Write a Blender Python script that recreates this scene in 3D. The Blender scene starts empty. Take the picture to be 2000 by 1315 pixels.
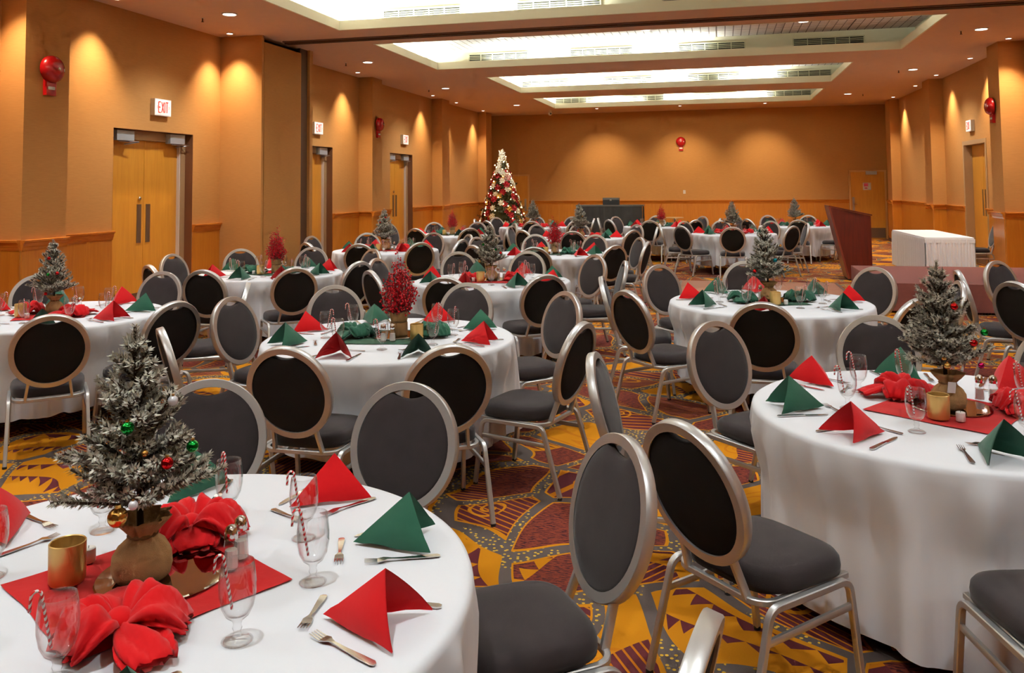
import bpy, math, random
import numpy as np
from mathutils import Vector, Matrix

PI = math.pi
rnd = random.Random(11)
scene = bpy.context.scene
COL = scene.collection
H = 4.2                       # soffit height
XL, XR, YB, YF = -7.75, 5.15, 28.2, -7.0

# ------------------------------------------------------------------ camera
def make_camera():
    f, cy = 1634.933, 266.088
    yaw, pitch, roll, h = 0.2428, 0.0583, -0.0095, 1.781
    fw = Vector((-math.sin(yaw) * math.cos(pitch), math.cos(yaw) * math.cos(pitch), math.sin(pitch)))
    r = Vector((math.cos(yaw), math.sin(yaw), 0))
    u = r.cross(fw)
    c, s = math.cos(roll), math.sin(roll)
    r2, u2 = r * c + u * s, u * c - r * s
    cam = bpy.data.cameras.new('camera')
    o = bpy.data.objects.new('camera', cam)
    COL.objects.link(o)
    m = Matrix((r2, u2, -fw)).transposed().to_4x4()
    m.translation = (0, 0, h)
    o.matrix_world = m
    cam.sensor_width = 36
    cam.lens = f / 2000 * 36
    cam.shift_y = -(657.5 - cy) / 2000
    cam.clip_start, cam.clip_end = 0.05, 200
    scene.camera = o
make_camera()

# ------------------------------------------------------------------ world, exposure
w = bpy.data.worlds.new('world')
scene.world = w
w.use_nodes = True
w.node_tree.nodes['Background'].inputs[0].default_value = (1.0, 0.93, 0.85, 1)
w.node_tree.nodes['Background'].inputs[1].default_value = 0.0
vs = scene.view_settings
vs.view_transform = 'Standard'
vs.look = 'None'
vs.gamma = 1
vs.use_curve_mapping = False
vs.exposure = 0.06
cy_ = scene.cycles
cy_.use_denoising = True
cy_.max_bounces = 5
cy_.diffuse_bounces = 3
cy_.glossy_bounces = 3
cy_.transmission_bounces = 2
cy_.transparent_max_bounces = 16
cy_.use_adaptive_sampling = True
cy_.adaptive_threshold = .12
cy_.adaptive_min_samples = 16
cy_.sample_clamp_indirect = 6
cy_.caustics_reflective = False
cy_.caustics_refractive = False

COVE_W, DOWN_W, WASH_W = 46.0, 23.0, 34.0
COVE_C, DOWN_C, WASH_C = (0.90, 0.99, 0.93), (0.86, 0.945, 1.0), (1.0, 0.83, 0.58)

# ------------------------------------------------------------------ helpers
def lin(r, g, b):
    t = []
    for c in (r, g, b):
        c /= 255.0
        t.append(c / 12.92 if c <= .04045 else ((c + .055) / 1.055) ** 2.4)
    return (*t, 1.0)

class MB:
    def __init__(s):
        s.v, s.f = [], []
    def add(s, vs_, fs):
        o = len(s.v)
        s.v += [tuple(x) for x in vs_]
        s.f += [tuple(i + o for i in q) for q in fs]
        return s
    def box(s, x0, x1, y0, y1, z0, z1):
        return s.add([(x0, y0, z0), (x1, y0, z0), (x1, y1, z0), (x0, y1, z0), (x0, y0, z1), (x1, y0, z1), (x1, y1, z1), (x0, y1, z1)],
                     [(0, 3, 2, 1), (4, 5, 6, 7), (0, 1, 5, 4), (1, 2, 6, 5), (2, 3, 7, 6), (3, 0, 4, 7)])
    def prism(s, poly, axis, a, b):
        # poly: 2D points in the plane normal to axis, extruded from a to b
        n = len(poly)
        def p3(q, t):
            if axis == 'x': return (t, q[0], q[1])
            if axis == 'y': return (q[0], t, q[1])
            return (q[0], q[1], t)
        vs_ = [p3(q, a) for q in poly] + [p3(q, b) for q in poly]
        fs = [tuple(range(n))[::-1], tuple(range(n, 2 * n))] + [(i, (i + 1) % n, n + (i + 1) % n, n + i) for i in range(n)]
        return s.add(vs_, fs)
    def tube(s, pts, r, n=8, closed=False, flat=None, caps=True, up=None):
        # swept tube; flat=(a,b): half sizes of a rounded rectangle section
        P = [Vector(p) for p in pts]
        m = len(P)
        rr = r if isinstance(r, (list, tuple)) else [r] * m
        tang = []
        for i in range(m):
            if closed: t = P[(i + 1) % m] - P[i - 1]
            else: t = P[min(i + 1, m - 1)] - P[max(i - 1, 0)]
            tang.append(t.normalized())
        ref = Vector(up) if up else (Vector((0, 0, 1)) if abs(tang[0].z) < .9 else Vector((1, 0, 0)))
        nrm = (ref - tang[0] * ref.dot(tang[0])).normalized()
        vs_ = []
        for i in range(m):
            if up: nrm = (ref - tang[i] * ref.dot(tang[i])).normalized()
            else: nrm = (nrm - tang[i] * nrm.dot(tang[i])).normalized()
            b = tang[i].cross(nrm)
            for k in range(n):
                a = 2 * PI * (k + .5) / n
                ca, sa = math.cos(a), math.sin(a)
                if flat:
                    e = 0.35
                    ca = math.copysign(abs(ca) ** e, ca) * flat[0]
                    sa = math.copysign(abs(sa) ** e, sa) * flat[1]
                    q = P[i] + nrm * ca + b * sa
                else:
                    q = P[i] + (nrm * ca + b * sa) * rr[i]
                vs_.append(q)
        fs = []
        for i in range(m if closed else m - 1):
            j = (i + 1) % m
            for k in range(n):
                l = (k + 1) % n
                fs.append((i * n + k, i * n + l, j * n + l, j * n + k))
        if caps and not closed:
            fs.append(tuple(range(n))[::-1])
            fs.append(tuple(range((m - 1) * n, m * n)))
        return s.add(vs_, fs)
    def lathe(s, prof, n=24, cx=0, cy=0, cap0=False, cap1=False, fn=None):
        vs_ = []
        for (r, z) in prof:
            for k in range(n):
                a = 2 * PI * k / n
                q = r if fn is None else fn(r, z, a)
                vs_.append((cx + q * math.cos(a), cy + q * math.sin(a), z))
        fs = []
        m = len(prof)
        for i in range(m - 1):
            for k in range(n):
                l = (k + 1) % n
                fs.append((i * n + k, i * n + l, (i + 1) * n + l, (i + 1) * n + k))
        if cap0: fs.append(tuple(range(n))[::-1])
        if cap1: fs.append(tuple(range((m - 1) * n, m * n)))
        return s.add(vs_, fs)
    def ball(s, c, r, n=10, m=6, sz=(1, 1, 1)):
        vs_, fs = [(c[0], c[1], c[2] - r * sz[2])], []
        for i in range(1, m):
            t = -PI / 2 + PI * i / m
            for k in range(n):
                a = 2 * PI * k / n
                vs_.append((c[0] + r * sz[0] * math.cos(t) * math.cos(a), c[1] + r * sz[1] * math.cos(t) * math.sin(a), c[2] + r * sz[2] * math.sin(t)))
        vs_.append((c[0], c[1], c[2] + r * sz[2]))
        for k in range(n):
            fs.append((0, 1 + (k + 1) % n, 1 + k))
        for i in range(m - 2):
            for k in range(n):
                l = (k + 1) % n
                fs.append((1 + i * n + k, 1 + i * n + l, 1 + (i + 1) * n + l, 1 + (i + 1) * n + k))
        e = len(vs_) - 1
        o = 1 + (m - 2) * n
        for k in range(n):
            fs.append((o + k, o + (k + 1) % n, e))
        return s.add(vs_, fs)
    def mesh(s, name, smooth=False):
        me = bpy.data.meshes.new(name)
        me.from_pydata(s.v, [], s.f)
        if smooth:
            me.polygons.foreach_set('use_smooth', [True] * len(me.polygons))
            if smooth == 'auto':
                me.set_sharp_from_angle(angle=math.radians(38))
        me.update()
        return me

def ob(name, mb, m, parent=None, loc=(0, 0, 0), rot=(0, 0, 0), smooth=False):
    me = mb.mesh(name, smooth) if isinstance(mb, MB) else mb
    if m is not None and not me.materials:
        me.materials.append(m)
    o = bpy.data.objects.new(name, me)
    COL.objects.link(o)
    o.parent = parent
    o.location = loc
    o.rotation_euler = rot
    return o
def empty(name, loc=(0, 0, 0), rz=0.0, parent=None):
    o = bpy.data.objects.new(name, None)
    COL.objects.link(o)
    o.empty_display_size = .1
    o.location = loc
    o.rotation_euler = (0, 0, rz)
    o.parent = parent
    return o
def tag(o, label=None, cat=None, group=None, kind=None):
    if label: o['label'] = label
    if cat: o['category'] = cat
    if group: o['group'] = group
    if kind: o['kind'] = kind
    return o
KIDS = {}
def copy_tree(o, parent=None):
    c = o.copy()
    COL.objects.link(c)
    c.parent = parent
    if o.name not in KIDS: KIDS[o.name] = list(o.children)
    for ch in KIDS[o.name]:
        copy_tree(ch, c)
    return c
class Proto:
    """Builds a thing once; each call to put() gives the next individual."""
    def __init__(s, root): s.root, s.used = root, False
    def put(s, loc, rz=0.0, label=None, cat=None, group=None, scale=1.0):
        if not s.used:
            o = s.root
            KIDS[o.name] = list(o.children)
            s.used = True
        else:
            o = copy_tree(s.root)
        o.location = loc
        o.rotation_euler = (0, 0, rz)
        o.scale = (scale,) * 3
        return tag(o, label, cat, group)

# ------------------------------------------------------------------ materials
def newmat(name):
    m = bpy.data.materials.new(name)
    m.use_nodes = True
    return m, m.node_tree.nodes, m.node_tree.links, m.node_tree.nodes['Principled BSDF']
def nd(N, t, **kw):
    n = N.new(t)
    for k, v in kw.items(): setattr(n, k, v)
    return n
def plain(name, rgb, rough=.6, metal=0.0, var=.0, vscale=8.0, bump=.0, bscale=60.0, spec=.5, sheen=0.0, stretch=None):
    m, N, L, P = newmat(name)
    c = lin(*rgb)
    P.inputs['Base Color'].default_value = c
    P.inputs['Roughness'].default_value = rough
    P.inputs['Metallic'].default_value = metal
    P.inputs['Specular IOR Level'].default_value = spec
    if sheen:
        P.inputs['Sheen Weight'].default_value = sheen
        P.inputs['Sheen Roughness'].default_value = .4
    tc = nd(N, 'ShaderNodeTexCoord')
    src = tc.outputs['Object']
    if stretch:
        mp = nd(N, 'ShaderNodeMapping')
        mp.inputs['Scale'].default_value = stretch
        L.new(src, mp.inputs[0])
        src = mp.outputs[0]
    if var:
        nz = nd(N, 'ShaderNodeTexNoise')
        nz.inputs['Scale'].default_value = vscale
        nz.inputs['Detail'].default_value = 4
        L.new(src, nz.inputs['Vector'])
        rp = nd(N, 'ShaderNodeValToRGB')
        rp.color_ramp.elements[0].position, rp.color_ramp.elements[1].position = .3, .7
        rp.color_ramp.elements[0].color = tuple(x * (1 - var) for x in c[:3]) + (1,)
        rp.color_ramp.elements[1].color = tuple(min(1, x * (1 + var)) for x in c[:3]) + (1,)
        L.new(nz.outputs['Fac'], rp.inputs[0])
        L.new(rp.outputs[0], P.inputs['Base Color'])
    if bump:
        nb = nd(N, 'ShaderNodeTexNoise')
        nb.inputs['Scale'].default_value = bscale
        nb.inputs['Detail'].default_value = 3
        L.new(src, nb.inputs['Vector'])
        bp = nd(N, 'ShaderNodeBump')
        bp.inputs['Strength'].default_value = bump
        bp.inputs['Distance'].default_value = .01
        L.new(nb.outputs['Fac'], bp.inputs['Height'])
        L.new(bp.outputs[0], P.inputs['Normal'])
    return m
def emit(name, rgb, strength):
    m, N, L, P = newmat(name)
    P.inputs['Base Color'].default_value = lin(*rgb)
    P.inputs['Emission Color'].default_value = lin(*rgb)
    P.inputs['Emission Strength'].default_value = strength
    return m
def wood(name, rgb, dark, scale=3.0, rough=.35, axis=2):
    m, N, L, P = newmat(name)
    tc = nd(N, 'ShaderNodeTexCoord')
    oi = nd(N, 'ShaderNodeObjectInfo')
    ad = nd(N, 'ShaderNodeVectorMath', operation='ADD')
    cm = nd(N, 'ShaderNodeCombineXYZ')
    mu = nd(N, 'ShaderNodeMath', operation='MULTIPLY')
    mu.inputs[1].default_value = 37.0
    L.new(oi.outputs['Random'], mu.inputs[0])
    for i in range(3): L.new(mu.outputs[0], cm.inputs[i])
    mp = nd(N, 'ShaderNodeMapping')
    sc = [9.0, 9.0, 9.0]
    sc[axis] = .7
    mp.inputs['Scale'].default_value = sc
    L.new(tc.outputs['Object'], ad.inputs[0])
    L.new(cm.outputs[0], ad.inputs[1])
    L.new(ad.outputs[0], mp.inputs[0])
    nz = nd(N, 'ShaderNodeTexNoise')
    nz.inputs['Scale'].default_value = scale
    nz.inputs['Detail'].default_value = 6
    nz.inputs['Distortion'].default_value = .6
    L.new(mp.outputs[0], nz.inputs['Vector'])
    rp = nd(N, 'ShaderNodeValToRGB')
    rp.color_ramp.elements[0].position, rp.color_ramp.elements[1].position = .32, .68
    rp.color_ramp.elements[0].color = lin(*dark)
    rp.color_ramp.elements[1].color = lin(*rgb)
    L.new(nz.outputs['Fac'], rp.inputs[0])
    L.new(rp.outputs[0], P.inputs['Base Color'])
    P.inputs['Roughness'].default_value = rough
    return m
def cloth(name, rgb, rough=.85, weave=900.0, crease=.25):
    m, N, L, P = newmat(name)
    P.inputs['Base Color'].default_value = lin(*rgb)
    P.inputs['Roughness'].default_value = rough
    P.inputs['Specular IOR Level'].default_value = .2
    P.inputs['Sheen Weight'].default_value = .15
    tc = nd(N, 'ShaderNodeTexCoord')
    nb = nd(N, 'ShaderNodeTexNoise')
    nb.inputs['Scale'].default_value = 7.0
    nb.inputs['Detail'].default_value = 4
    L.new(tc.outputs['Object'], nb.inputs['Vector'])
    bp = nd(N, 'ShaderNodeBump')
    bp.inputs['Strength'].default_value = crease
    bp.inputs['Distance'].default_value = .02
    L.new(nb.outputs['Fac'], bp.inputs['Height'])
    L.new(bp.outputs[0], P.inputs['Normal'])
    return m
def glass(name, tint=(1, 1, 1), clear=.99):
    m, N, L, P = newmat(name)
    N.remove(P)
    out = [n for n in N if n.type == 'OUTPUT_MATERIAL'][0]
    tr = nd(N, 'ShaderNodeBsdfTransparent')
    tr.inputs[0].default_value = (*[t * clear for t in tint], 1)
    gl = nd(N, 'ShaderNodeBsdfGlossy')
    gl.inputs['Roughness'].default_value = .03
    lw = nd(N, 'ShaderNodeLayerWeight')
    lw.inputs['Blend'].default_value = .5
    pw = nd(N, 'ShaderNodeMath', operation='POWER')
    pw.inputs[1].default_value = 3.0
    fr = nd(N, 'ShaderNodeMath', operation='MULTIPLY_ADD')
    fr.inputs[1].default_value, fr.inputs[2].default_value = .85, .05
    L.new(lw.outputs['Facing'], pw.inputs[0])
    L.new(pw.outputs[0], fr.inputs[0])
    mx = nd(N, 'ShaderNodeMixShader')
    L.new(fr.outputs[0], mx.inputs[0])
    L.new(tr.outputs[0], mx.inputs[1])
    L.new(gl.outputs[0], mx.inputs[2])
    L.new(mx.outputs[0], out.inputs[0])
    return m
def wallcover():
    m, N, L, P = newmat('wall_fabric')
    tc = nd(N, 'ShaderNodeTexCoord')
    mp = nd(N, 'ShaderNodeMapping')
    mp.inputs['Scale'].default_value = (6, 6, 90)
    L.new(tc.outputs['Object'], mp.inputs[0])
    nz = nd(N, 'ShaderNodeTexNoise')
    nz.inputs['Scale'].default_value = 1.6
    nz.inputs['Detail'].default_value = 3
    L.new(mp.outputs[0], nz.inputs['Vector'])
    rp = nd(N, 'ShaderNodeValToRGB')
    rp.color_ramp.elements[0].position, rp.color_ramp.elements[1].position = .25, .75
    rp.color_ramp.elements[0].color = lin(186, 130, 72)
    rp.color_ramp.elements[1].color = lin(196, 139, 78)
    L.new(nz.outputs['Fac'], rp.inputs[0])
    L.new(rp.outputs[0], P.inputs['Base Color'])
    P.inputs['Roughness'].default_value = .8
    P.inputs['Specular IOR Level'].default_value = .2
    bp = nd(N, 'ShaderNodeBump')
    bp.inputs['Strength'].default_value = .12
    bp.inputs['Distance'].default_value = .004
    L.new(nz.outputs['Fac'], bp.inputs['Height'])
    L.new(bp.outputs[0], P.inputs['Normal'])
    return m
def carpet():
    m, N, L, P = newmat('carpet')
    P.inputs['Roughness'].default_value = .95
    P.inputs['Specular IOR Level'].default_value = .1
    tc = nd(N, 'ShaderNodeTexCoord')
    def math_(op, a, b=None, c=None):
        n = nd(N, 'ShaderNodeMath', operation=op)
        for i, x in enumerate((a, b, c)):
            if x is None: continue
            if isinstance(x, (int, float)): n.inputs[i].default_value = x
            else: L.new(x, n.inputs[i])
        return n.outputs[0]
    def vm(op, a, b):
        n = nd(N, 'ShaderNodeVectorMath', operation=op)
        for i, x in enumerate((a, b)):
            if isinstance(x, (tuple, list)): n.inputs[i].default_value = x
            else: L.new(x, n.inputs[i])
        return n
    def mix(f, a, b):
        n = nd(N, 'ShaderNodeMix', data_type='RGBA')
        if isinstance(f, (int, float)): n.inputs['Factor'].default_value = f
        else: L.new(f, n.inputs['Factor'])
        for k, x in (('A', a), ('B', b)):
            s_ = [q for q in n.inputs if q.name == k and q.type == 'RGBA'][0]
            if isinstance(x, tuple): s_.default_value = x
            else: L.new(x, s_)
        return [q for q in n.outputs if q.type == 'RGBA'][0]
    def voro(vec, scale, feat='F1', metric='EUCLIDEAN', rand=1.0):
        n = nd(N, 'ShaderNodeTexVoronoi', voronoi_dimensions='2D', feature=feat)
        if feat != 'DISTANCE_TO_EDGE': n.distance = metric
        n.inputs['Scale'].default_value = scale
        n.inputs['Randomness'].default_value = rand
        L.new(vec, n.inputs['Vector'])
        return n
    pos = tc.outputs['Object']
    wn = nd(N, 'ShaderNodeTexNoise')
    wn.inputs['Scale'].default_value = 1.3
    wn.inputs['Detail'].default_value = 0
    L.new(pos, wn.inputs['Vector'])
    off = vm('MULTIPLY', vm('SUBTRACT', wn.outputs['Color'], (.5, .5, .5)).outputs[0], (.7, .7, 0)).outputs[0]
    warp = vm('ADD', pos, off).outputs[0]
    big = voro(warp, 1.9, rand=.85)
    edge = voro(warp, 1.9, 'DISTANCE_TO_EDGE', rand=.85)
    sep = nd(N, 'ShaderNodeSeparateColor')
    L.new(big.outputs['Color'], sep.inputs[0])
    cr, cg, cb = sep.outputs[0], sep.outputs[1], sep.outputs[2]
    GOLD, GOLD2 = lin(206, 132, 22), lin(196, 116, 22)
    PLUM, RUST, GREY, YEL = lin(92, 38, 44), lin(126, 58, 42), lin(92, 80, 76), lin(226, 178, 62)
    # direction of stripes differs from cell to cell
    d = vm('SUBTRACT', big.outputs['Color'], (.5, .5, .5)).outputs[0]
    dn = nd(N, 'ShaderNodeVectorMath', operation='NORMALIZE')
    L.new(d, dn.inputs[0])
    dp = vm('DOT_PRODUCT', pos, dn.outputs[0]).outputs['Value']
    stripe = math_('GREATER_THAN', math_('SINE', math_('MULTIPLY', dp, 190.0)), .72)
    plum = mix(stripe, PLUM, GOLD2)
    hz = nd(N, 'ShaderNodeTexNoise')
    hz.inputs['Scale'].default_value = 1.0
    hm = nd(N, 'ShaderNodeMapping')
    hm.inputs['Scale'].default_value = (28, 130, 1)
    hm.inputs['Rotation'].default_value = (0, 0, .5)
    L.new(pos, hm.inputs[0])
    L.new(hm.outputs[0], hz.inputs['Vector'])
    rust = mix(math_('GREATER_THAN', hz.outputs['Fac'], .53), RUST, lin(66, 30, 36))
    # figures inside the patches: rows of triangles and curling lines
    loc = vm('SUBTRACT', warp, big.outputs['Position']).outputs[0]
    sl = nd(N, 'ShaderNodeSeparateXYZ')
    L.new(dn.outputs[0], sl.inputs[0])
    pv = nd(N, 'ShaderNodeCombineXYZ')
    L.new(math_('MULTIPLY', sl.outputs[1], -1.0), pv.inputs[0])
    L.new(sl.outputs[0], pv.inputs[1])
    u_ = vm('DOT_PRODUCT', loc, dn.outputs[0]).outputs['Value']
    v_ = vm('DOT_PRODUCT', loc, pv.outputs[0]).outputs['Value']
    def teeth(u, v, v0, h, k):
        tr = math_('PINGPONG', math_('MULTIPLY', u, k), .5)
        vv = math_('DIVIDE', math_('SUBTRACT', v, v0), 2 * h)
        a_ = math_('LESS_THAN', vv, tr)
        return math_('MULTIPLY', a_, math_('GREATER_THAN', vv, 0.0))
    tri = math_('MAXIMUM', teeth(u_, v_, -.17, .11, 9.0), teeth(u_, v_, .06, .075, 13.0))
    ll = nd(N, 'ShaderNodeVectorMath', operation='LENGTH')
    L.new(loc, ll.inputs[0])
    ang = math_('ARCTAN2', v_, u_)
    cur = math_('GREATER_THAN', math_('SINE', math_('ADD', math_('MULTIPLY', ll.outputs['Value'], 95.0), ang)), .55)
    cur = math_('MULTIPLY', cur, math_('LESS_THAN', ll.outputs['Value'], .135))
    half = math_('GREATER_THAN', v_, math_('MULTIPLY', math_('SINE', math_('MULTIPLY', u_, 14.0)), .035))
    gold = mix(math_('MULTIPLY', tri, math_('GREATER_THAN', cg, .35)), GOLD, PLUM)
    gold = mix(math_('MULTIPLY', cur, math_('LESS_THAN', cg, .4)), gold, GOLD2)
    gold = mix(math_('MULTIPLY', half, math_('GREATER_THAN', cb, .62)), gold, plum)
    plum2 = mix(math_('MULTIPLY', cur, math_('GREATER_THAN', cg, .4)), plum, GOLD)
    plum2 = mix(math_('MULTIPLY', half, math_('GREATER_THAN', cb, .55)), plum2, rust)
    rust = mix(math_('MULTIPLY', math_('MULTIPLY', tri, half), math_('GREATER_THAN', cg, .3)), rust, GOLD)
    base = mix(math_('GREATER_THAN', cr, .40), gold, plum2)
    base = mix(math_('GREATER_THAN', cr, .72), base, rust)
    # gold line then grey ribbon with yellow dots between the patches
    base = mix(math_('LESS_THAN', edge.outputs['Distance'], .098), base, GOLD)
    dots = voro(pos, 29.0, rand=.8)
    dn2 = nd(N, 'ShaderNodeTexNoise')
    dn2.inputs['Scale'].default_value = 2.2
    L.new(pos, dn2.inputs['Vector'])
    dm = math_('MULTIPLY', math_('LESS_THAN', dots.outputs['Distance'], .21), math_('GREATER_THAN', dn2.outputs['Fac'], .47))
    grey = mix(dm, GREY, YEL)
    base = mix(math_('LESS_THAN', edge.outputs['Distance'], .072), base, grey)
    L.new(base, P.inputs['Base Color'])
    nb = nd(N, 'ShaderNodeTexNoise')
    nb.inputs['Scale'].default_value = 350
    L.new(pos, nb.inputs['Vector'])
    bp = nd(N, 'ShaderNodeBump')
    bp.inputs['Strength'].default_value = .3
    bp.inputs['Distance'].default_value = .004
    L.new(nb.outputs['Fac'], bp.inputs['Height'])
    L.new(bp.outputs[0], P.inputs['Normal'])
    return m
def tilemat():
    m, N, L, P = newmat('acoustic_tile')
    P.inputs['Roughness'].default_value = .9
    tc = nd(N, 'ShaderNodeTexCoord')
    br = nd(N, 'ShaderNodeTexBrick')
    br.offset = 0
    br.inputs['Scale'].default_value = 1.0
    br.inputs['Brick Width'].default_value = .15
    br.inputs['Row Height'].default_value = .15
    br.inputs['Mortar Size'].default_value = .009
    br.inputs['Color1'].default_value = lin(226, 218, 210)
    br.inputs['Color2'].default_value = lin(218, 209, 200)
    br.inputs['Mortar'].default_value = lin(120, 108, 98)
    L.new(tc.outputs['Object'], br.inputs['Vector'])
    L.new(br.outputs['Color'], P.inputs['Base Color'])
    return m
def caneMat():
    m, N, L, P = newmat('candy_cane')
    tc = nd(N, 'ShaderNodeTexCoord')
    wv = nd(N, 'ShaderNodeTexWave', wave_type='BANDS', bands_direction='DIAGONAL')
    wv.inputs['Scale'].default_value = 42
    L.new(tc.outputs['Object'], wv.inputs['Vector'])
    rp = nd(N, 'ShaderNodeValToRGB')
    rp.color_ramp.interpolation = 'CONSTANT'
    rp.color_ramp.elements[0].color = lin(214, 34, 34)
    rp.color_ramp.elements[1].position = .5
    rp.color_ramp.elements[1].color = lin(245, 235, 230)
    L.new(wv.outputs['Fac'], rp.inputs[0])
    L.new(rp.outputs[0], P.inputs['Base Color'])
    P.inputs['Roughness'].default_value = .2
    return m
def frosted(name, base, tip):
    m, N, L, P = newmat(name)
    g = nd(N, 'ShaderNodeNewGeometry')
    nz = nd(N, 'ShaderNodeMath', operation='MULTIPLY')
    nz.inputs[1].default_value = 1.0
    L.new(g.outputs['Random Per Island'], nz.inputs[0])
    rp = nd(N, 'ShaderNodeValToRGB')
    rp.color_ramp.elements[0].color = lin(*base)
    rp.color_ramp.elements[1].color = lin(*tip)
    L.new(nz.outputs[0], rp.inputs[0])
    L.new(rp.outputs[0], P.inputs['Base Color'])
    P.inputs['Roughness'].default_value = .8
    return m

M = dict(  # every material by name
    wall=wallcover(), carpet=carpet(), tile=tilemat(),
    soffit=plain('soffit_paint', (222, 186, 158), .9, var=.02),
    cove=plain('cove_paint', (236, 232, 206), .8),
    panel=wood('honey_wood_panel', (206, 128, 40), (196, 116, 34), rough=.3),
    rail=wood('chair_rail_wood', (210, 128, 46), (190, 106, 34), rough=.22, axis=1),
    railx=wood('chair_rail_wood_x', (210, 128, 46), (190, 106, 34), rough=.22, axis=0),
    door=wood('oak_door', (220, 150, 50), (210, 138, 44), rough=.35), frameb=plain('back_door_frame', (216, 160, 92), .5),
    frame=plain('door_frame_paint', (176, 138, 96), .5),
    steel=plain('brushed_steel', (170, 164, 160), .35, 1.0),
    closer=plain('closer_grey', (178, 182, 184), .4, .3),
    kick=plain('bronze_plate', (128, 104, 84), .4, .7),
    reveal=plain('door_reveal', (122, 74, 40), .7),
    dark=plain('dark_gap', (26, 18, 12), .9), track=plain('track_brown', (112, 78, 58), .6),
    brownstrip=plain('brown_strip', (84, 52, 26), .7),
    base=plain('baseboard_dark', (70, 44, 28), .6),
    red=plain('alarm_red', (168, 14, 18), .25), white=plain('white_plastic', (236, 234, 230), .5),
    cream=plain('cream_plastic', (226, 214, 202), .5),
    chrome=plain('chrome', (222, 220, 218), .12, 1.0),
    alu=plain('chair_aluminium', (205, 203, 200), .38, .72, bump=.02),
    fabric=plain('charcoal_fabric', (52, 45, 46), .95, var=.16, vscale=9, bump=.15, bscale=500, spec=.15, sheen=.22),
    black=plain('black_back_cloth', (22, 17, 15), .9, spec=.2, var=.2, vscale=6),
    glide=plain('rubber_glide', (30, 28, 28), .6),
    linen=cloth('white_linen', (237, 238, 241), crease=.05),
    redcloth=cloth('red_cloth', (206, 10, 18)), greencloth=cloth('green_cloth', (36, 84, 64)),
    redrun=cloth('red_runner_cloth', (188, 8, 16)),
    greenrun=cloth('green_runner_cloth', (30, 74, 54)),
    silver=plain('silver_cutlery', (208, 204, 200), .18, 1.0),
    glass=glass('drinking_glass'), gold=plain('gold_glass', (216, 176, 104), .34, .55),
    goldlight=plain('cream_wax', (238, 214, 170), .6),
    wax=plain('white_wax', (240, 236, 230), .5), mirror=plain('mirror', (214, 210, 205), .03, 1.0),
    cane=caneMat(), burlap=plain('burlap', (172, 132, 86), .95, var=.18, vscale=14, bump=.5, bscale=420),
    string=plain('tie_string', (118, 84, 48), .9),
    needles=frosted('frosted_needles', (164, 160, 138), (232, 226, 212)),
    darkneedles=frosted('fir_needles', (22, 36, 18), (92, 84, 40)),
    bark=plain('twig_bark', (72, 56, 42), .9),
    berry=plain('red_berry', (206, 14, 32), .25, var=.2, vscale=30),
    stem=plain('berry_stem', (108, 20, 24), .7),
    b_red=plain('bauble_red', (176, 10, 16), .12, .85), b_green=plain('bauble_green', (12, 128, 46), .12, .85),
    b_gold=plain('bauble_gold', (206, 160, 84), .2, .9), b_blue=plain('bauble_blue', (12, 116, 140), .12, .85),
    b_pink=plain('bauble_pink', (172, 14, 84), .12, .85), b_white=plain('bauble_white', (226, 224, 226), .3, .2),
    stage=plain('stage_carpet', (124, 70, 62), .95, var=.06, vscale=30),
    dance=wood('dance_floor_wood', (176, 122, 94), (154, 100, 76), rough=.4, axis=0),
    mahog=wood('mahogany', (104, 28, 12), (82, 20, 8), rough=.35),
    mahog_lit=wood('mahogany_lit', (140, 68, 48), (120, 52, 36), rough=.3),  # lighter copy of the mahogany: light on the lectern front put into colour
    barcloth=plain('black_drape', (38, 37, 36), .85), bartop=plain('bar_top', (86, 84, 80), .5),
    tabletop=plain('plywood_table', (150, 112, 72), .6), lightwood=plain('light_wood', (214, 168, 112), .5),
    lens=emit('lamp_lens', (255, 244, 232), 9.0), washlens=emit('wash_lens', (255, 240, 235), 14.0),
    fluor=emit('fluorescent_tube', (250, 255, 238), 12.0),
    exitface=emit('exit_face', (250, 214, 196), .75), exitred=emit('exit_letters', (226, 44, 34), .75),
    vent=plain('vent_slat', (196, 190, 160), .5, .2), ventback=plain('vent_back', (26, 26, 16), .9),
    bulb=emit('tree_bulb', (255, 226, 170), 14.0),
    petal_red=plain('poinsettia_red', (176, 10, 20), .6), petal_white=plain('poinsettia_white', (250, 242, 214), .6),
    petal_gold=plain('gold_foil', (206, 156, 66), .35, .5),
    pink=plain('notice_pink', (214, 70, 104), .5),
)

def light(name, kind, loc, energy, color, rot=None, aim=None, **kw):
    l = bpy.data.lights.new(name, kind)
    l.energy, l.color = energy, color
    for k, v in kw.items(): setattr(l, k, v)
    o = bpy.data.objects.new(name, l)
    COL.objects.link(o)
    o.location = loc
    if aim is not None:
        o.rotation_euler = (Vector(aim) - Vector(loc)).to_track_quat('-Z', 'Y').to_euler()
    elif rot: o.rotation_euler = rot
    return o

# ------------------------------------------------------------------ setting: floor, walls
tag(ob('floor', MB().box(XL - .4, XR + .4, YF - .3, YB + .3, -.12, 0), M['carpet']), kind='structure')

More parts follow.
